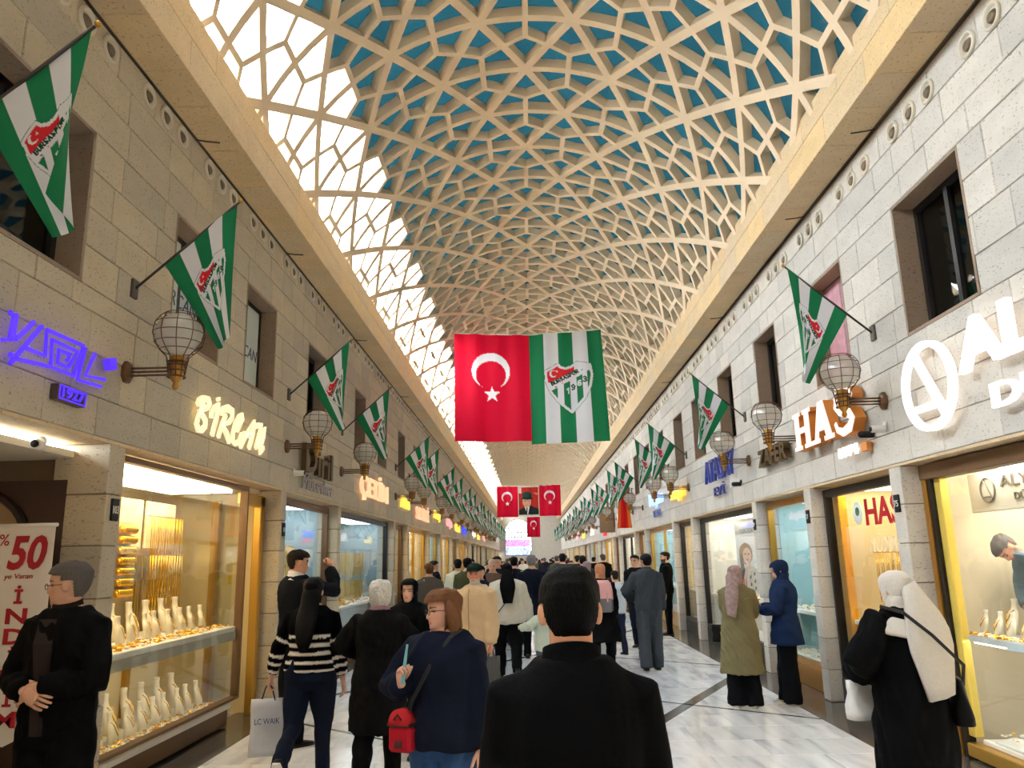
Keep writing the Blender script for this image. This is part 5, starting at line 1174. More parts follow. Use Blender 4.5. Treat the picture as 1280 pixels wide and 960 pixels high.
def person(name, label, loc, rz, h=1.7, sex='m', bw=1., legs=((0, 0), (0, 0)), arms=(None, None), lean=0., head=(0, 0, 0), vox=.009, skin=(214, 164, 136), group=None, top=None, bottom=None, shoes=(40, 38, 38), hair=None, extra=(), collar=None, beard=None, glasses=False, detail=True, curl=(.35, .35), cat='person', zoff=0.):
    """top: dict(hem, off, color[, sleeve, flare, fn]); bottom: dict(color, off, wide); hair: (style, colour)"""
    k = h/1.7; sd = rnd.randrange(10**6)
    t = thing(name, label, cat, (loc[0], loc[1], zoff), rz, group)
    RXs, RYs = [np.array(q)*bw for q in TAB[sex]]
    tor = lambda z: (float(np.interp(z, TZ, RXs)), float(np.interp(z, TZ, RYs)))
    hip_z = .90; lR = rotx(-lean)
    def U(p):
        p = np.array(p, float)
        if p[2] > hip_z: q = p-np.array([0, 0, hip_z]); w_ = min(1, (p[2]-hip_z)/.12); p = rotx(-lean*w_)@q+np.array([0, 0, hip_z])
        return p
    hipw = .088*bw
    # legs
    L1, L2 = .425, .405; knees, ankles, hips, fdir = [], [], [], []
    for s, (th, kb) in zip((-1, 1), legs):
        H = np.array([s*hipw, 0, .885]); K_ = H+L1*np.array([s*.02, math.sin(th), -math.cos(th)]); a = th-kb; A = K_+L2*np.array([s*.005, math.sin(a), -math.cos(a)]); hips.append(H); knees.append(K_); ankles.append(A); fdir.append(a if kb > .25 else 0.)
    drop = min(min(A[2]-.065*math.cos(f)-(.12*math.sin(-f) if f < 0 else 0) for A, f in zip(ankles, fdir)), 9); dz = -drop
    SH = np.array([0, 0, dz])
    # arms
    shw = (.166 if sex == 'm' else .148)*bw; l1, l2 = .285, .25; AR_ = []
    for s, ar in zip((-1, 1), arms):
        S = U((s*shw, 0, 1.375)); ar = ar or {}
        if 'to' in ar: E, W = ik(S, U(ar['to']) if not ar.get('abs') else ar['to'], l1, l2, ar.get('pole', (s*.5, -.6, -.4)))
        else:
            sw, ab, eb = ar.get('sw', 0.), ar.get('ab', .10), ar.get('eb', .18)
            d1 = np.array([s*math.sin(ab), math.sin(sw)*math.cos(ab), -math.cos(sw)*math.cos(ab)]); E = S+d1*l1; a2 = sw+eb; d2 = unit(np.array([s*math.sin(ab)*.6-s*ar.get('fin', 0), math.sin(a2), -math.cos(a2)])); W = E+d2*l2
        AR_.append((S, E, W))
    hc = U((0, .012, 1.5875)); HR = lR@rotz(head[0])@rotx(-head[1])@roty(head[2]); hcz = lambda p: (hc+HR@np.asarray(p)+SH)*k
    up = lambda p: (U(p)+SH)*k
    pt = lambda p: (np.array(p, float)+SH)*k
    def torso(mb, z0, z1, off, flare=0., n=14, nn=22, squash=1.):
        rg = []
        for z in np.linspace(z0, z1, n):
            zq = max(z, .93 if z0 < .78 else .80); rx, ry = tor(zq); e = off+flare*max(0, .95-z); c = U((0, 0, z))
            rg.append([pt(c+np.array([(rx+e)*math.cos(a), (ry+e*squash)*math.sin(a), 0])) for a in [2*PI*j/nn for j in range(nn)]])
        mb.loft(rg)
    # ---- body (one continuous surface)
    mb = MB(); torso(mb, .80, 1.49, 0.)
    mb.tube([up((0, -.005, 1.43)), up((0, .0, 1.50)), hcz((0, -.012, -.05))], [.062*k*(.95 if sex == 'm' else .86)]*3, 12)
    mb.loft([[hcz(p) for p in r_] for r_ in head_rings()])
    for s in (-1, 1): mb.ellipsoid(hcz((s*.076, -.008, -.004)), (.013*k, .021*k, .033*k), 10, 8, R=HR@rotz(-s*.35))
    for s, (S, E, W) in zip((-1, 1), AR_):
        mb.tube([pt(S*1.0-np.array([s*.03, 0, -.0])), pt(S), pt((S+E)/2), pt(E), pt(E*.55+W*.45), pt(W), pt(W+unit(W-E)*.02)], [.042*k, .046*k, .042*k, .036*k, .035*k, .027*k, .025*k], 10)
    for H, K_, A, f in zip(hips, knees, ankles, fdir):
        mb.tube([pt(H+(0, 0, .05)), pt(H), pt(H*.5+K_*.5), pt(K_), pt(K_*.6+A*.4+(0, -.006, 0)), pt(A+(0, 0, .03)), pt(A-(0, 0, .03))], [.076*k*bw, .082*k*bw, .064*k*bw, .046*k, .044*k, .030*k, .028*k], 12)
        fd = np.array([0, math.cos(f), math.sin(f)]); mb.tube([pt(A-fd*.03-(0, 0, .035)), pt(A+fd*.06-(0, 0, .035)), pt(A+fd*.14-(0, 0, .045))], [.022*k, .026*k, .018*k], 8)
    ob = mb.obj('body', SKIN, t)
    hb = MB()
    for s, (S, E, W), ar, cu in zip((-1, 1), AR_, arms, curl):
        d = W-E; ar = ar or {}; n_ = ar.get('pn', (-s, .15, 0)); hand(hb, pt(W), ar.get('hd', d), n_, s, k, cu)
    skc = lin(skin); hv, hf = hb.v, hb.f
    def post_body(me):
        c = getco(me).tolist(); fs_ = [tuple(p.vertices) for p in me.polygons]; n0 = len(c); V = c+hv; F = fs_+[tuple(i+n0 for i in f) for f in hf]
        me.clear_geometry(); me.from_pydata(V, [], F); me.update(); me.polygons.foreach_set('use_smooth', [True]*len(me.polygons))
        C = np.array(V)/k-SH-hc; Lc = C@HR; col = np.tile(skc, (len(V), 1)); x, y, z = Lc.T; fr = (y > .05) & (np.abs(z) < .12)
        m1 = fr & (((np.abs(x))/.024)**2+((z+.062)/.008)**2 < 1); col[m1] = skc*np.array([.82, .5, .5])
        ey = fr & (((np.abs(x)-.032)/.013)**2+((z-.004)/.0065)**2 < 1); col[ey] = lin((60, 46, 40))
        br = fr & (((np.abs(x)-.032)/.022)**2+((z-.025-.1*(np.abs(x)-.03))/.0055)**2 < 1); col[br] = lin(hair[1] if hair and hair[0] not in ('hijab',) else (60, 44, 36))*.8
        ck = fr & (((np.abs(x)-.042)/.022)**2+((z+.03)/.02)**2 < 1); col[ck] = col[ck]*np.array([1.03, .88, .86])
        lz = np.array(V)[:, 2]/k-SH[2]; col[lz < .17-SH[2]*0+min(A[2] for A in ankles)*0] = lin((34, 34, 38)); hl = np.array(V)/k-SH
        for A in ankles: col[np.linalg.norm(hl-A, axis=1) < .13] = lin((34, 34, 38))
        if beard is not None:
            bd = (y > -.01) & (z < -.045+.3*np.maximum(0, .04-y)) & (z > -.125) & ~m1 & (np.abs(x)+np.abs(y) < .3); col[bd] = lin(beard)
        setcol(me, col)
    queue(ob, vox*k if detail else vox, 2, post_body)
    # ---- clothing
    if bottom:
        of = bottom.get('off', .018); wd = bottom.get('wide', 0.); mb = MB(); torso(mb, .785, .97 if top and top.get('hem', .88) < .87 else 1.04, of if top and top.get('hem', .88) < .87 else of+.006)
        for s, H, K_, A in zip((-1, 1), hips, knees, ankles):
            mb.tube([pt(H+(0, 0, .04)), pt(H-(0, 0, .03)), pt(H*.5+K_*.5), pt(K_), pt(K_*.5+A*.5), pt(A*.92+K_*.08), pt(A-(0, 0, .035))], [(.085*bw+of)*k, (.09*bw+of)*k, (.074*bw+of+wd*.2)*k, (.058+of+wd*.5)*k, (.05+of+wd*.8)*k, (.043+of+wd)*k, (.044+of+wd)*k], 14)
        o = mb.obj('trousers', cloth(bottom['color']), t); queue(o, max(vox*1.25, .011), 3, wrinkle(.009, sd+1))
    if top:
        of = top.get('off', .022); mb = MB(); torso(mb, top.get('hem', .88), 1.475, of, top.get('flare', 0.), squash=1.1)
        so = top.get('sleeve', .02)
        for s, (S, E, W) in zip((-1, 1), AR_):
            En = W-unit(W-E)*top.get('short', -.005)
            mb.tube([pt(S-np.array([s*.05, 0, -.01])), pt(S+(0, 0, .002)), pt((S+E)/2), pt(E), pt((E+W)/2), pt(En)], [(.052+so*.6)*k, (.06+so*.8)*k, (.05+so*1.1)*k, (.042+so*1.25)*k, (.038+so*1.25)*k, (.03+so*1.05)*k], 12)
        o = mb.obj(top.get('name', 'jacket'), top.get('mat') or cloth(top['color']), t)
        wk = wrinkle(top.get('fold', .010), sd+2); fn = top.get('fn')
        def post_top(me, wk=wk, fn=fn):
            wk(me)
            if fn: setcol(me, fn(getco(me)/k-SH, AR_))
        queue(o, max(vox*1.2, .011), 3, post_top)
    if collar:
        mb = MB(); rg = []
        for z, r_, yo in ((1.42, .11, 0), (1.445, .088, .0), (1.475, .074, -.004), (1.497, .072, -.006), (1.50, .065, -.006), (1.45, .058, 0)): rg.append([up((r_*1.08*math.cos(a), yo+r_*math.sin(a), z-.02*math.sin(a))) for a in [2*PI*j/20 for j in range(20)]])
        mb.loft(rg, False); mb.obj('collar', cloth(collar), t, True)
    for A, K_, f in zip(ankles, knees, fdir):
        fd = np.array([0, math.cos(f), math.sin(f)]); un = np.array([0, -math.sin(f), math.cos(f)]); mb = MB(); rg = []
        for y, w_, z0, z1 in ((-.075, .022, -.055, -.02), (-.06, .036, -.062, .015), (-.02, .040, -.063, .02), (.03, .042, -.063, .0), (.08, .048, -.063, -.02), (.13, .044, -.062, -.03), (.165, .03, -.058, -.036), (.175, .012, -.054, -.042)):
            m_ = (z0+z1)/2; hh = (z1-z0)/2; rg.append([pt(A+fd*y+un*(m_+hh*math.copysign(abs(math.sin(a))**.7, math.sin(a)))+np.array([w_*math.copysign(abs(math.cos(a))**.7, math.cos(a)), 0, 0])) for a in [2*PI*j/12 for j in range(12)]])
        mb.loft(rg); so_ = mb.obj('shoe', cloth(shoes, .5), t, True)
        mb = MB(); rg = [[pt(A+fd*y+un*z+np.array([x*w_, 0, 0])) for x, z in ((-1, -.066), (1, -.066), (1, -.05), (-1, -.05))] for y, w_ in ((-.078, .03), (-.03, .043), (.05, .047), (.1, .051), (.16, .036), (.18, .014))]
        mb.loft(rg); mb.obj('sole', flat((226, 222, 214) if sum(shoes) > 300 or 'sneaker' in extra else (24, 24, 24), .6), so_)
    # ---- hair and head coverings
    def shell(nm, off, keep, mat, parts=None, noise=.0, nz=46, n=56):
        nz, n = (100, 120) if vox < .0075 else (nz, n); rings = head_rings(off, nz, n, False); V = [p for r_ in rings for p in r_]; keepv = [keep(p) for p in V]; mb = MB(); F = []
        for i in range(nz-1):
            for j in range(n):
                q = (i*n+j, i*n+(j+1) % n, (i+1)*n+(j+1) % n, (i+1)*n+j)
                if sum(keepv[a] for a in q) >= 3: F.append(q)
        F.append(tuple((nz-1)*n+j for j in range(n)))
        r = np.random.RandomState(sd); VV = []
        for p in V:
            b_ = noise*(math.sin(p[0]*90+sd)+math.sin(p[1]*80+p[2]*70)+r.uniform(-.6, .6)); VV.append(hcz(np.array(p)*(1+b_*6)))
        mb.add(VV, F)
        if parts: parts(mb)
        o = mb.obj(nm, mat, t, True); return o
    st, hcl = hair if hair else (None, None); hm = hairm(hcl) if hair else None
    short_keep = lambda p: p[2] > .052+.25*max(0, p[1]-.05) or (p[1] < .022 and p[2] > .022) or (p[1] < -.042 and p[2] > -.066)
    if st == 'short': shell('hair', .013, short_keep, hm, noise=.0022)
    elif st == 'curly': shell('hair', .028, lambda p: p[2] > .05 or (p[1] < .02 and p[2] > -.05) or (p[1] < -.02 and p[2] > -.085), CURL, noise=.004)
    elif st == 'bob':
        def parts(mb):
            for s in (-1, 1): mb.tube([hcz((s*.06, -.01, .07)), hcz((s*.088, -.02, .0)), hcz((s*.095, -.03, -.07)), hcz((s*.09, -.035, -.14))], [.022*k, .032*k, .036*k, .02*k], 10)
            mb.loft([[hcz((.085*f*math.cos(a), -.05+.05*f*math.sin(a), z)) for a in [2*PI*j/14 for j in range(14)]] for z, f in ((.05, .9), (-.02, 1.1), (-.09, 1.15), (-.15, 1.0), (-.175, .7))])
        shell('hair', .02, lambda p: p[2] > .055 or p[1] < .02, hm, parts, .003)
    elif st == 'long':
        def parts(mb):
            mb.loft([[hcz((.075*f*math.cos(a), -.075+g+.045*f2*math.sin(a), z)) for a in [2*PI*j/14 for j in range(14)]] for z, f, f2, g in ((.06, .8, .8, .01), (-.03, 1.1, 1.1, 0), (-.12, 1.15, 1., -.01), (-.22, 1.25, .8, -.06), (-.33, 1.15, .7, -.09), (-.43, .9, .6, -.10), (-.50, .45, .4, -.095))])
        shell('hair', .017, lambda p: p[2] > .055 or p[1] < .015, hm, parts, .0022)
    elif st == 'cap':
        def parts(mb): mb.loft([[hcz((.085*math.cos(a)*f, .05+y+.0*f, .055+z+.012*math.sin(a)*0)) for a in [PI*j/10 for j in range(11)]] for y, z, f in ((0, .0, 1), (.06, -.012, .95), (.085, -.02, .7))], False, closed=False)
        shell('hair', .01, lambda p: p[1] < .0 and p[2] > -.05, hairm((150, 146, 140))); shell('cap', .02, lambda p: p[2] > .045, cloth(hcl), parts)
    elif st == 'hijab':
        tail = [e for e in extra if isinstance(e, tuple) and e[0] == 'drape']; mt = PATT if hcl == 'patterned' else cloth(hcl)
        def parts(mb):
            z_end = -.25; lo = np.array([0, 0, 0])
            rg = []
            for z, rx, ry, yo in ((-.03, .082, .088, -.022), (-.085, .085, .092, -.008), (-.13, .098, .098, -.01), (-.18, .14, .115, -.018), (-.225, .185*bw, .125*bw, -.02), (-.25, .19*bw, .128*bw, -.02)):
                big = 1.16 if z < -.15 and any(q[2] < 1 for q in tail) else 1; rx *= big; ry *= big*(1.12 if big > 1 else 1); c = hc+np.array([0, 0, z]); rg.append([pt(c+np.array([rx*math.cos(a), yo+ry*math.sin(a)-(0 if z < -.1 else .03*max(0, math.sin(a))), -.05*math.sin(a)**2*(z < -.2)])) for a in [2*PI*j/24 for j in range(24)]])
            mb.loft(rg, True)
            for _, side, zlow, wdt in tail:
                rg = []; z0 = hc[2]+.05
                for i in range(8):
                    f = i/7; z = z0+(zlow-z0)*f; b_ = np.interp(z, [.95, 1.2, 1.36, 1.44, 1.52, 1.66], [.205, .20, .185, .165, .135, .08])*(.6+.4*bw)+max(0, (top or {}).get('off', 0)-.045)*1.6*min(1, f*3); w_ = np.interp(f, [0, .15, .3, .5, 1], [.045, .085, .8*wdt, wdt, wdt*.55])
                    rg.append([pt(np.array([side*(.03+.07*f)+x*w_, -b_-.02-.012*math.cos(x*9)+th, z+.03*x*side])) for x, th in [(-1, 0), (-.5, 0), (0, 0), (.5, 0), (1, 0), (1, .03), (.5, .03), (0, .03), (-.5, .03), (-1, .03)]])
                mb.loft(rg, True)
        shell('headscarf', .02, lambda p: not (p[1] > .035 and abs(p[0]) < .066 and -.098 < p[2] < .066), mt, parts, .001)
    if glasses:
        mb = MB()
        for s in (-1, 1):
            mb.tube([hcz((s*.033+.021*math.cos(a), .099, -.001+.015*math.sin(a))) for a in [2*PI*j/14 for j in range(15)]], .0021*k, 5, False); mb.tube([hcz((s*.054, .097, .004)), hcz((s*.08, .05, .006)), hcz((s*.083, -.005, .004))], .0022*k, 5)
        mb.tube([hcz((-.013, .1, .002)), hcz((0, .104, .004)), hcz((.013, .1, .002))], .002*k, 5); mb.obj('glasses', flat((60, 50, 46), .4, .3), t, True)
    return dict(t=t, pt=pt, up=up, hcz=hcz, arms=AR_, k=k, tor=tor, loc=loc, rz=rz, zoff=zoff)
def world(P, p):
    """a figure's local point in the arcade"""
    q = rotz(P['rz'])@np.asarray(p, float); return np.array([P['loc'][0], P['loc'][1], P['zoff']])+q
def hand_at(P, i, drop=.075):
    S, E, W = P['arms'][i]; d = unit(W-E); return world(P, P['pt'](W+d*drop))

# ---------------- the people close by
A_ = lambda **k: k
stripes_c = (lin((9, 9, 13)), lin((226, 220, 212)))
def stripes(c, AR):
    col = np.tile(stripes_c[0], (len(c), 1)); z = c[:, 2]; onarm = np.zeros(len(c), bool); L = np.zeros(len(c))
    for S, E, W in AR:
        for a, b, o in ((S, E, 0), (E, W, .285)):
            d = b-a; l = np.linalg.norm(d); u = d/l; t_ = np.clip((c-a)@u, 0, l); dist = np.linalg.norm(c-a-t_[:, None]*u, axis=1); m_ = (dist < .085) & (np.abs(c[:, 0]) > .165); onarm |= m_; L = np.where(m_, o+t_, L)
    for zz in (.94, 1.01, 1.08, 1.15, 1.22): col[~onarm & (np.abs(z-zz) < .013)] = stripes_c[1]
    for ll in (.20, .27, .34, .41, .48): col[onarm & (np.abs(L-ll) < .013)] = stripes_c[1]
    return col
SWM = M('striped_knit', (.5, .5, .5), .95, attr='Col', bump=.2, scale=90, spec=.05)
P1 = person('person', 'person in glasses, black jacket and dark shirt with clasped hands by the discount banner', (-2.80, 4.5), 2.98, 1.80, 'm', 1.02, arms=(A_(to=(-.035, .20, 1.10), pole=(-.8, -.5, -.2), hd=(.8, .15, -.35), pn=(.2, -1, -.3)), A_(to=(.035, .21, 1.085), pole=(.8, -.5, -.2), hd=(-.8, .15, -.35), pn=(-.2, -1, -.3))), head=(-1.2, .05, 0), vox=.007, curl=(.4, .4), top=A_(hem=.80, off=.03, color=(14, 14, 15), sleeve=.024), bottom=A_(color=(12, 12, 14), off=.026, wide=.02), hair=('short', (92, 86, 82)), glasses=True)
mb = MB(); rg = [[P1['up']((x, P1['tor'](z)[1]*math.sqrt(max(0, 1-(x/.19)**2))+.04, z)) for x in (-w_, -w_*.3, w_*.3, w_)]+[P1['up']((x, P1['tor'](z)[1]*.7, z)) for x in (w_, -w_)] for z, w_ in ((.86, .03), (1.0, .04), (1.15, .045), (1.3, .055), (1.42, .05))]
mb.loft(rg); mb.obj('shirt_front', cloth((52, 44, 44)), P1['t']); 
mb = MB(); rg = [[P1['up']((r_*1.05*math.cos(a), r_*math.sin(a)+.01, z-.02*math.sin(a))) for a in [2*PI*j/16 for j in range(16)]] for z, r_ in ((1.44, .082), (1.49, .07), (1.51, .068))]; mb.loft(rg, False); mb.obj('collar', cloth((44, 38, 38)), P1['t'], True)
P2 = person('person', 'person with long black hair, striped sweater and jeans carrying a carrier bag', (-2.05, 6.85), .03, 1.64, 'f', 1.16, legs=((-.30, .75), (.10, .05)), arms=(A_(sw=.05, ab=.44, eb=.10), A_(sw=-.02, ab=.24, eb=.12)), head=(-.1, .1, 0), vox=.008, top=A_(hem=.93, off=.03, mat=SWM, fn=stripes, name='sweater', short=.03, fold=.007), bottom=A_(color=(24, 30, 48), off=.016), shoes=(30, 30, 34), hair=('long', (14, 12, 14)), extra=('sneaker',), curl=(.9, .4))
P3 = person('person', 'person with short white hair in a black knee-length coat, seen from behind', (-1.42, 6.55), .0, 1.60, 'f', 1.10, legs=((-.16, .3), (.16, .05)), arms=(A_(to=(-.17, .22, 1.10), pole=(-1, -.4, -.1)), A_(to=(.16, .22, 1.08), pole=(1, -.5, -.1))), head=(.05, .12, 0), vox=.008, top=A_(hem=.50, off=.035, flare=.05, color=(17, 16, 17), name='coat', sleeve=.03), bottom=A_(color=(13, 13, 15), off=.018, wide=.01), hair=('curly', (214, 208, 200)))
mb = MB(); mb.loft([[P3['up']((r_*1.05*math.cos(a), r_*math.sin(a)-.005, z)) for a in [2*PI*j/18 for j in range(18)]] for z, r_ in ((1.42, .1), (1.46, .096), (1.50, .078), (1.515, .066))]); mb.obj('scarf', M('mauve_scarf', L3(150, 110, 124), .85, var=.5, scale=30), P3['t'], True)
P4 = person('person', 'person with brown bob hair, glasses and navy jacket carrying a red pouch', (-.68, 4.55), 2.72, 1.60, 'f', 1.22, legs=((.12, .1), (-.10, .08)), arms=(A_(sw=.02, ab=.16, eb=.12), A_(to=(.16, .22, 1.20), pole=(1, -.6, -.6), hd=(-.2, .3, .9), pn=(-1, .2, .2))), head=(-.75, .03, .05), vox=.007, skin=(226, 174, 150), top=A_(hem=.84, off=.05, color=(22, 27, 44), sleeve=.032, fold=.008), bottom=A_(color=(54, 82, 128), off=.02), shoes=(70, 70, 76), hair=('bob', (118, 78, 52)), glasses=True, collar=(20, 24, 40), curl=(.3, 1.1))
P5 = person('person', 'person with short black hair in a plain black jacket, seen from behind and close', (-.085, 2.25), .0, 1.735, 'm', .97, arms=(A_(sw=.25, ab=.16, eb=.5), A_(sw=.25, ab=.16, eb=.5)), head=(.04, .13, .0), vox=.006, skin=(220, 160, 130), top=A_(hem=.86, off=.024, color=(9, 9, 12), sleeve=.018, fold=.003), bottom=A_(color=(14, 14, 18)), hair=('short', (10, 9, 10)), collar=(9, 9, 12))
P6 = person('person', 'person in black headscarf and black coat facing the viewer', (-1.38, 7.9), 2.95, 1.59, 'f', 1.12, legs=((.15, .05), (-.15, .2)), arms=(A_(to=(-.16, .2, 1.0)), A_(sw=.1, ab=.15, eb=.4)), vox=.010, skin=(220, 172, 148), top=A_(hem=.45, off=.04, flare=.05, color=(14, 14, 16), name='coat', sleeve=.034), bottom=A_(color=(12, 12, 14)), hair=('hijab', (20, 20, 26)))
P7 = person('person', 'older person in dark green cap, beige zip jacket and cream trousers', (-.83, 9.3), 2.75, 1.72, 'm', 1.08, legs=((.2, .1), (-.18, .2)), arms=(A_(sw=.05, ab=.12, eb=.2), A_(sw=-.1, ab=.14, eb=.15)), head=(.3, -.02, 0), vox=.010, skin=(216, 150, 120), top=A_(hem=.86, off=.042, color=(206, 178, 142), sleeve=.036), bottom=A_(color=(206, 196, 174), off=.026, wide=.02), shoes=(90, 80, 70), hair=('cap', (30, 44, 40)), beard=(206, 196, 186), curl=(1., .4))
MB().tube([P7['up']((0, P7['tor'](z)[1]+.052, z)) for z in (.9, 1.05, 1.2, 1.35, 1.43)], .005, 5).obj('zip', flat((150, 128, 98), .5), P7['t'])
P8 = person('person', 'person in loose oatmeal sweater with black shawl holding a child by the hand', (-.55, 12.6), .05, 1.68, 'f', 1.28, legs=((.12, .06), (-.22, .4)), arms=(A_(sw=.05, ab=.2, eb=.2), A_(sw=.05, ab=.30, eb=.12)), vox=.012, top=A_(hem=.80, off=.07, color=(202, 196, 182), name='sweater', sleeve=.06), bottom=A_(color=(14, 14, 16), off=.02, wide=.02), shoes=(30, 30, 30), hair=('hijab', (14, 14, 16)), extra=(('drape', 0, 1.12, .13),))
MB().tube([world({**P8, 'loc': (0, 0), 'rz': 0, 'zoff': 0}, P8['up'](p)) for p in ((.13, -.12, 1.40), (.02, -.215, 1.20), (-.14, -.23, 1.0), (-.24, -.1, .88))], .013, 6, flat=.4).obj('bag_strap', flat((24, 22, 22), .6), P8['t'])
P9 = person('person', 'small child in pale green jacket reaching for a hand', (.02, 11.6), .1, 1.14, 'm', 1.22, legs=((-.1, .1), (.1, .05)), arms=(A_(to=(-.52, .02, 1.22), pole=(0, -1, -.2), abs=1), A_(sw=.1, ab=.15, eb=.2)), vox=.014, top=A_(hem=.72, off=.06, color=(186, 198, 184), sleeve=.05), bottom=A_(color=(70, 78, 92)), hair=('short', (26, 22, 22)))
P10 = person('person', 'person in dark suit with hand raised to the mouth by the cool-lit window', (-2.64, 8.35), -.75, 1.90, 'm', .98, arms=(A_(sw=.1, ab=.12, eb=.2), A_(to=(.10, .30, 1.52), pole=(.8, -.2, -1), hd=(-.3, .2, .9), pn=(-1, -.2, 0))), head=(-.25, .15, 0), vox=.010, skin=(216, 158, 128), top=A_(hem=.78, off=.026, color=(20, 21, 28), sleeve=.022), bottom=A_(color=(18, 19, 25)), hair=('short', (38, 28, 24)), collar=(220, 220, 226), curl=(.4, .9))
P11 = person('person', 'person in patterned headscarf and long khaki coat facing the shop window', (2.32, 9.85), -.35, 1.61, 'f', 1.10, legs=((0, 0), (.06, .06)), arms=(A_(to=(.06, .24, 1.08), pole=(-1, -.5, -.3)), A_(to=(-.02, .24, 1.12), pole=(1, -.5, -.3))), head=(-.15, .08, 0), vox=.010, top=A_(hem=.40, off=.032, flare=.09, color=(116, 108, 78), name='coat', sleeve=.028), bottom=A_(color=(18, 19, 24), off=.02, wide=.045), shoes=(232, 228, 218), hair=('hijab', 'patterned'), extra=(('drape', -.6, 1.1, .09), 'sneaker'))
P12 = person('person', 'person in navy headscarf and navy coat leaning on the pillar with a phone', (2.93, 10.0), 1.25, 1.66, 'f', 1.06, legs=((.0, .0), (.1, .05)), arms=(A_(to=(-.04, .27, 1.10), pole=(-1, -.5, -.5), hd=(.3, .7, .3)), A_(to=(.04, .28, 1.12), pole=(1, -.6, -.6), hd=(-.3, .7, .3))), head=(.0, .30, 0), vox=.010, skin=(222, 176, 150), top=A_(hem=.70, off=.038, flare=.10, color=(28, 44, 78), name='coat', sleeve=.03), bottom=A_(color=(16, 17, 21), off=.022, wide=.05), shoes=(206, 196, 170), hair=('hijab', (26, 38, 70)), curl=(.8, .8))
o = MB().bbox(*(lambda q: (q[0]-.05, q[0]+.05, q[1]-.05, q[1]+.05, q[2]-.01, q[2]+.06))(hand_at(P12, 1, .09)), .01).obj('phone', flat((70, 100, 150), .3)); tag(o, 'blue phone and wallet held by the person in navy', 'phone')
P13 = person('person', 'person in long black robe with pale draped headscarf before the golden window', (2.18, 5.25), .28, 1.62, 'f', 1.14, legs=((.05, .03), (-.08, .1)), arms=(A_(to=(-.20, .20, 1.04), pole=(-1, -.6, -.2)), A_(to=(.14, .25, 1.05), pole=(1, -.5, -.3))), head=(.1, .14, 0), vox=.008, top=A_(hem=.05, off=.04, flare=.07, color=(11, 11, 13), name='robe', sleeve=.05, fold=.016), shoes=(30, 30, 32), hair=('hijab', (214, 206, 196)), extra=(('drape', .6, .93, .17),), curl=(1., .5))
P14 = person('person', 'person in grey hooded sweatshirt and grey trousers, seen from behind', (1.72, 13.1), -.05, 1.79, 'm', 1.0, legs=((-.12, .25), (.1, .05)), arms=(A_(to=(-.22, .2, 1.02), pole=(-1, -.4, -.3)), A_(sw=.15, ab=.12, eb=.35)), head=(.35, .12, 0), vox=.012, skin=(196, 146, 116), top=A_(hem=.86, off=.04, color=(62, 66, 72), name='hoodie', sleeve=.034), bottom=A_(color=(66, 70, 76), off=.028, wide=.02), shoes=(44, 46, 44), hair=('short', (24, 20, 20)), collar=(60, 64, 70))
P15 = person('person', 'person in tan headscarf and flared black coat wearing a backpack', (.98, 13.3), .0, 1.64, 'f', 1.12, legs=((.1, .05), (-.1, .15)), arms=(A_(sw=.1, ab=.16, eb=.3), A_(sw=.1, ab=.16, eb=.3)), vox=.012, top=A_(hem=.44, off=.045, flare=.17, color=(15, 15, 18), name='coat', sleeve=.034), bottom=A_(color=(14, 14, 16)), hair=('hijab', (196, 136, 102)))
P16 = person('person', 'young person in black top with open face beyond the grey sweatshirt', (1.95, 16.2), 2.6, 1.78, 'm', 1., vox=.014, top=A_(hem=.84, off=.03, color=(16, 16, 18)), bottom=A_(color=(30, 34, 46)), hair=('short', (26, 22, 20)), legs=((.1, .05), (-.1, .1)))
P17 = person('person', 'bearded person in black standing against the pillar of the golden window', (2.98, 18.6), 1.35, 1.84, 'm', 1., vox=.014, top=A_(hem=.84, off=.02, color=(14, 14, 15)), bottom=A_(color=(14, 14, 16)), hair=('short', (52, 34, 26)), beard=(70, 44, 32))
P18 = person('person', 'person in dusty mauve headscarf beyond the backpack', (1.0, 16.6), .1, 1.66, 'f', 1.05, vox=.014, top=A_(hem=.6, off=.035, color=(24, 22, 24)), bottom=A_(color=(24, 24, 28)), hair=('hijab', (150, 128, 134)))
P19 = person('person', 'person in pale blue top next to the grey sweatshirt', (1.42, 15.2), .4, 1.50, 'f', 1., vox=.014, top=A_(hem=.82, off=.035, color=(196, 208, 220)), bottom=A_(color=(38, 44, 66)), hair=('short', (40, 32, 30)), legs=((.1, .1), (-.1, .1)))
P20 = person('person', 'grey-haired person in a dark navy overcoat, seen from behind', (-.15, 14.8), .0, 1.82, 'm', 1.08, vox=.014, legs=((.15, .05), (-.15, .3)), top=A_(hem=.72, off=.034, color=(20, 24, 38), name='coat'), bottom=A_(color=(16, 17, 22)), hair=('short', (120, 116, 114)))
P21 = person('person', 'person in black with a bright yellow-green safety vest', (-.52, 17.2), .0, 1.80, 'm', 1.1, vox=.014, top=A_(hem=.8, off=.03, color=(20, 22, 34)), bottom=A_(color=(18, 18, 24)), hair=('short', (22, 20, 20)))
mb = MB()
for s in (-1, 1): mb.tube([P21['up']((s*.15, -.14, 1.42)), P21['up']((s*.2, -.17, 1.2)), P21['up']((s*.22, -.15, .95))], [.03, .05, .04], 6, flat=.5)
mb.obj('vest_panel', M('hi_vis', L3(200, 255, 60), .6, emit=None), P21['t'])
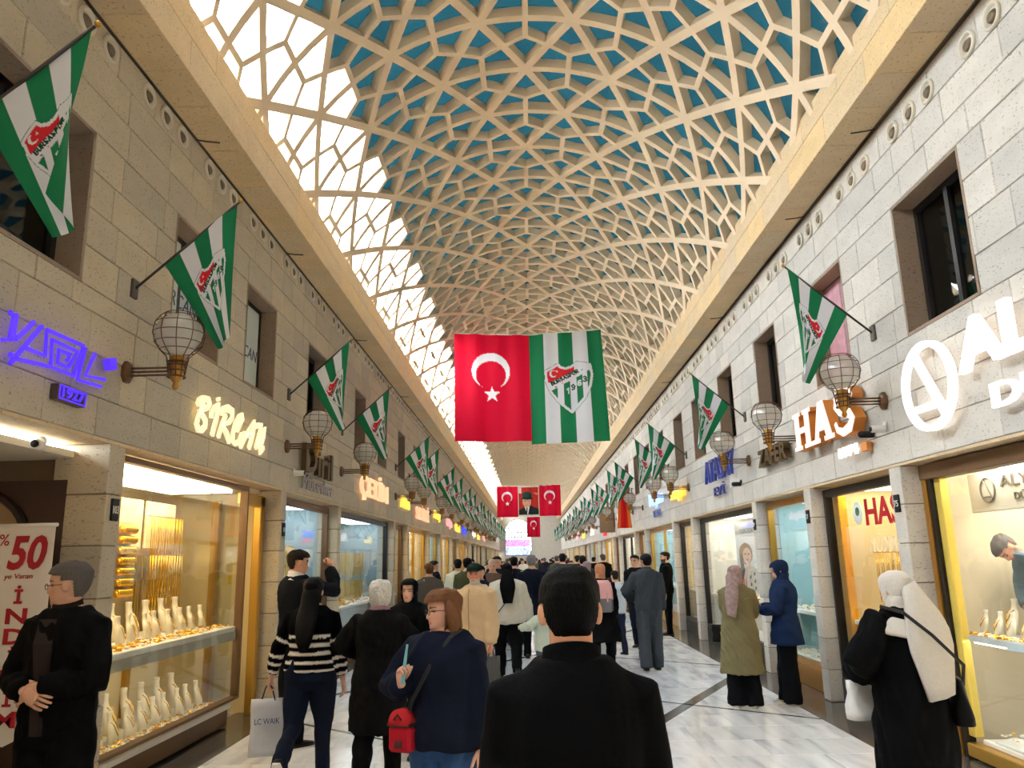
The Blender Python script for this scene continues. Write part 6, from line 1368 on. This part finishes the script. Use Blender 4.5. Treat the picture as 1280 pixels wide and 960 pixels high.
left_group = [('person in brown-grey jacket with a pale shoulder bag, back turned', -1.98, 14.2, .35, 1.72, 'm', (88, 80, 72), (60, 54, 46), ('short', (110, 70, 40))), ('person in dark coat looking aside next to brown-grey jacket', -2.35, 17.9, -1.2, 1.76, 'm', (24, 24, 30), (24, 24, 30), ('short', (40, 34, 34))), ('person in cream pullover and blue jeans, back turned', -1.72, 17.0, .2, 1.78, 'm', (226, 220, 192), (84, 112, 158), ('short', (40, 34, 30))), ('person in olive jacket next to the cream pullover', -1.42, 15.8, .0, 1.80, 'm', (84, 84, 58), (34, 36, 44), ('short', (30, 26, 24))),
              ('dark-haired person in navy walking towards the viewer beyond the cap', -1.02, 13.4, 3.0, 1.66, 'f', (28, 32, 54), (24, 26, 36), ('long', (22, 18, 18))), ('older person with pale hair and brown shirt walking towards the viewer', -.88, 14.9, 3.1, 1.76, 'm', (100, 80, 70), (34, 34, 40), ('short', (196, 170, 150))), ('person in black jacket with a white badge walking towards the viewer', -.86, 16.6, 3.05, 1.82, 'm', (24, 26, 40), (24, 26, 34), ('short', (30, 26, 26))), ('person in pale top with dark hair beyond the olive jacket', -1.75, 21.5, 3.0, 1.78, 'm', (214, 218, 206), (40, 44, 56), ('short', (24, 22, 22))),
              ('person in dark grey jacket, back turned, beyond the close black jacket', 1.05, 18.6, .1, 1.80, 'm', (50, 56, 62), (36, 38, 44), ('short', (28, 24, 24))), ('person in cream coat and patterned scarf beyond the close black jacket', .62, 15.6, .0, 1.66, 'f', (208, 200, 186), (40, 38, 40), ('hijab', 'patterned')), ('tall person in black, back turned, beside the cream coat', .62, 19.4, .0, 1.86, 'm', (18, 18, 22), (20, 20, 24), ('short', (20, 18, 18)))]
for lb, x, y, rz, h, sx, tc, bc, hr in left_group:
    Pq = person('person', lb, (x, y), rz, h, sx, 1.04, vox=.016, legs=((.14, .06), (-.14, .25)), arms=(A_(sw=.1), A_(sw=-.1)), top=A_(hem=.80, off=.036, color=tc, sleeve=.03), bottom=A_(color=bc, off=.024), hair=hr)
    if 'shoulder bag' in lb: PB = Pq
    if 'badge' in lb: MB().box(.08, .13, .17, .175, 1.30, 1.36).obj('badge', WHITE, Pq['t'])
# shopkeeper bending over the trays
pf = MB().bbox(4.42, 5.25, 6.55, 7.45, .004, .56, .01).obj('step_platform', flat((214, 206, 190), .6)); tag(pf, 'pale step platform under the shopkeeper behind the ring trays', 'platform')
P22 = person('person', 'shopkeeper in grey-blue sweater bending over the ring trays', (4.68, 7.04), 1.38, 1.72, 'm', 1.05, legs=((0, 0), (.05, 0)), lean=1.12, zoff=.56, arms=(A_(to=(-.18, .52, .70), abs=1, pole=(-1, -.2, .4)), A_(to=(.16, .46, .70), abs=1, pole=(1, -.2, .4))), head=(.1, .15, 0), vox=.010, skin=(222, 166, 140), top=A_(hem=.84, off=.04, color=(120, 138, 150), name='sweater', sleeve=.036), bottom=A_(color=(40, 44, 54)), hair=('short', (120, 112, 108)), beard=(150, 140, 134))
flush()
# ---------------- the crowd down the arcade: five figures copied with other clothes
protos = []
for i, (sx, h, hr, rz, hem) in enumerate((('m', 1.76, ('short', (26, 22, 22)), 0, .82), ('f', 1.64, ('hijab', (40, 38, 46)), 0, .5), ('m', 1.72, ('short', (60, 50, 44)), PI, .82), ('f', 1.62, ('long', (40, 28, 24)), PI, .78), ('m', 1.80, ('short', (90, 86, 84)), 0, .72))):
    Pq = person('person', 'x', (0, 30), rz, h, sx, 1.06, vox=.024, legs=((.18, .08), (-.18, .3)), arms=(A_(sw=.15), A_(sw=-.15)), top=A_(hem=hem, off=.038, color=(20, 22, 30), sleeve=.03), bottom=A_(color=(22, 24, 32), off=.024), hair=hr, detail=False); protos.append((Pq['t'], sx, rz, hr))
flush()
tops = [('black', (16, 16, 18)), ('navy', (24, 30, 52)), ('charcoal', (52, 54, 58)), ('brown', (84, 64, 50)), ('beige', (190, 170, 140)), ('olive', (82, 84, 62)), ('burgundy', (92, 34, 42)), ('white', (222, 218, 210)), ('blue', (70, 96, 140))]
wts = [9, 7, 5, 3, 2, 2, 1, 2, 2]; used = [False]*5
spots = []
for j in range(64):
    for tr in range(40):
        y = 19.5+2.2*(j**.78)+rnd.uniform(-.6, .6); x = rnd.uniform(-2.5, 2.5)
        if y < 24 and abs(x) > 1.3: x *= .5
        if all(math.hypot(x-a, (y-b)*.75) > .66 for a, b in spots): spots.append((x, y)); break
for j, (x, y) in enumerate(spots):
    i = rnd.randrange(5); src, sx, rz, hr = protos[i]
    if used[i]: t = copytree(src)
    else: t = src; used[i] = True
    t.location = (x, y, 0); t.rotation_euler = (0, 0, rz+rnd.uniform(-.35, .35)); q = rnd.uniform(.95, 1.05); t.scale = (q, q, q)
    cn, cc = rnd.choices(tops, wts)[0]
    for ch in t.children:
        if ch.name.startswith('jacket'): ch.material_slots[0].link = 'OBJECT'; ch.material_slots[0].material = cloth(cc)
    t['label'] = 'person in %s top with %s walking %s in the far crowd' % (cn, {'hijab': 'dark headscarf', 'long': 'long hair', 'short': 'short hair'}[hr[0]] if hr[1] != (90, 86, 84) else 'grey hair', 'away' if rz == 0 else 'towards the viewer'); t['group'] = 'people in the far crowd'

# ---------------- bags
def bag_box(name, label, c, w_, d, h, mat, rz=0, taper=.85, cat='bag', handle=None, hmat=None, sagx=0.):
    """carrier whose top centre is c"""
    t = thing(name, label, cat, (c[0], c[1], c[2]-h), rz); mb = MB(); rg = []
    for f in np.linspace(0, 1, 7):
        a, b = w_/2*(taper+(1-taper)*f if taper < 1 else 1+(taper-1)*(1-f)), d/2*(1-.75*f*f); rg.append([(math.copysign(a*abs(math.cos(q))**.55, math.cos(q))+sagx*f+.006*math.sin(9*f+3*q), math.copysign(b*abs(math.sin(q))**.6, math.sin(q))+.006*math.cos(7*f+2*q), h*f) for q in [2*PI*j/20 for j in range(20)]])
    mb.loft(rg); mb.obj('bag_body', mat, t, True)
    if handle:
        for yy in (-.012, .012): MB().tube([(-w_*.22+sagx, yy, h-.03), (-w_*.1+sagx, yy, h+handle*.7), (sagx, yy, h+handle), (w_*.1+sagx, yy, h+handle*.7), (w_*.22+sagx, yy, h-.03)], .006, 6).obj('handle', hmat or mat, t, True)
    return t
CARR = M('carrier_plastic', L3(206, 208, 216), .35, var=.12, scale=7, bump=.3)
ha = hand_at(P2, 0, .08)
cb = bag_box('carrier_bag', 'grey-white carrier bag with blue print hanging from the striped sweater arm', (ha[0], ha[1], ha[2]-.10), .27, .1, .44, CARR, .25, 1.05, handle=.12, hmat=flat((40, 44, 110), .5))
letters(cb, 'LC WAIK', flat((36, 60, 130), .5), (-.10, -.058, .25), (1, 0, 0), (0, 0, 1), (0, -1, 0), .2, .045, .003)
# red pouch with strap
RP = thing('shoulder_pouch', 'red zipped pouch with rounded top and dark badge worn over the navy jacket', 'bag', tuple(world(P4, P4['pt']((.15, .22, .84)))), P4['rz']); REDM = cloth((178, 30, 44), .6)
RP.scale = (.82, .82, .82); MB().bbox(-.085, .085, -.045, .045, 0, .16, .02).obj('pouch_body', REDM, RP); mb = MB(); mb.loft([[(.078*math.cos(a)*(1-.0*f), y, .165+.10*math.sin(a)) for a in [PI*j/10 for j in range(11)]] for y, f in ((-.04, 0), (.05, 0))], True); mb.obj('flap', cloth((196, 44, 50), .6), RP, True)
MB().bbox(-.087, .087, -.05, .05, .155, .178, .004).obj('dark_band', flat((30, 24, 28), .6), RP); MB().bbox(-.03, .03, .045, .052, .03, .075, .003).obj('badge', flat((70, 24, 30), .5), RP); MB().tube([(-.03, .055, .2), (0, .058, .235), (.03, .055, .2)], .006, 5).obj('pull_loop', flat((40, 30, 34), .5), RP)
mb = MB(); mb.tube([P4['pt'](p) for p in ((.17, .19, .9), (.10, .205, 1.1), (-.02, .20, 1.3), (-.11, .13, 1.45), (-.12, .02, 1.49))], .012, 6, flat=.4); mb.obj('bag_strap', flat((20, 20, 26), .6), P4['t'])
o = MB().tube([hand_at(P4, 1, .03), hand_at(P4, 1, .03)+(.03, -.03, .2)], [.012, .006], 8).obj('folded_umbrella', flat((120, 186, 206), .4)); tag(o, 'light blue folded item held upright by the navy jacket wearer', 'umbrella')
ha = hand_at(P13, 0, .06); PLAS = M('thin_plastic', L3(226, 224, 222), .3, var=.2, scale=12, bump=.6)
bag_box('plastic_bag', 'crumpled white plastic bag hanging from the black robe sleeve', (ha[0]-.02, ha[1]+.02, ha[2]-.02), .17, .13, .24, PLAS, .3, 1.15, handle=.05)
HBg = bag_box('handbag', 'black leather handbag with long strap over the black robe', tuple(world(P13, P13['pt']((.30, -.10, 1.02)))), .26, .12, .26, cloth((18, 18, 20), .35), P13['rz']+.9, 1.05)
MB().tube([P13['pt'](p) for p in ((.30, -.14, .98), (.20, -.275, 1.13), (.0, -.265, 1.32), (-.12, -.17, 1.46), (-.15, 0, 1.49))], .011, 6, flat=.5).obj('bag_strap', flat((16, 16, 18), .5), P13['t'])
ha = hand_at(P7, 0, .08); bag_box('carrier_bag', 'dark striped carrier bag held by the person in beige jacket', (ha[0], ha[1], ha[2]-.06), .2, .1, .42, M('dark_plastic', L3(66, 66, 68), .35, var=.5, scale=9, stretch=(5, 1, .4), bump=.3), .4, 1.1, handle=.08)
BPk = thing('backpack', 'pink and grey backpack on the flared black coat', 'backpack', tuple(world(P15, P15['pt']((0, -.19, .93)))), P15['rz'])
MB().bbox(-.16, .16, -.16, .03, 0, .24, .035).obj('lower_pocket', cloth((116, 114, 116)), BPk); mb = MB(); mb.loft([[(w_*x, y, z) for x, y in ((-1, -.13+e), (-.8, -.15+e), (.8, -.15+e), (1, -.13+e), (1, .03), (-1, .03))] for z, w_, e in ((.2, .165, 0), (.34, .16, .0), (.46, .135, .03), (.5, .10, .07))]); mb.obj('upper_body', cloth((222, 168, 166)), BPk)
for s in (-1, 1): MB().bbox(s*.07-.012, s*.07+.012, -.168, -.15, .16, .3, .003).obj('buckle_strap', cloth((214, 156, 156)), BPk); MB().tube([(s*.1, -.02, .46), (s*.13, .06, .53), (s*.14, .16, .5)], .02, 6, flat=.4).obj('shoulder_strap', cloth((60, 54, 58)), BPk)
bag_box('shoulder_bag', 'pale shoulder bag hanging on the brown-grey jacket', tuple(world(PB, PB['pt']((.2, -.14, 1.0)))), .28, .12, .26, cloth((206, 196, 180)), PB['rz'], 1.05); MB().tube([PB['pt'](p) for p in ((.2, -.15, 1.0), (.05, -.18, 1.2), (-.12, -.1, 1.43))], .01, 6).obj('bag_strap', cloth((206, 196, 180)), PB['t'])
bag_box('shoulder_bag', 'small black bag at the side of khaki coat', tuple(world(P11, P11['pt']((-.27, .05, .98)))), .14, .1, .2, cloth((18, 18, 20), .4), P11['rz'], 1.05)
ha = hand_at(P6, 0, .06); bag_box('plastic_bag', 'white plastic bag held by the person in black headscarf', (ha[0], ha[1], ha[2]-.05), .2, .12, .34, PLAS, .2, 1.1, handle=.05)
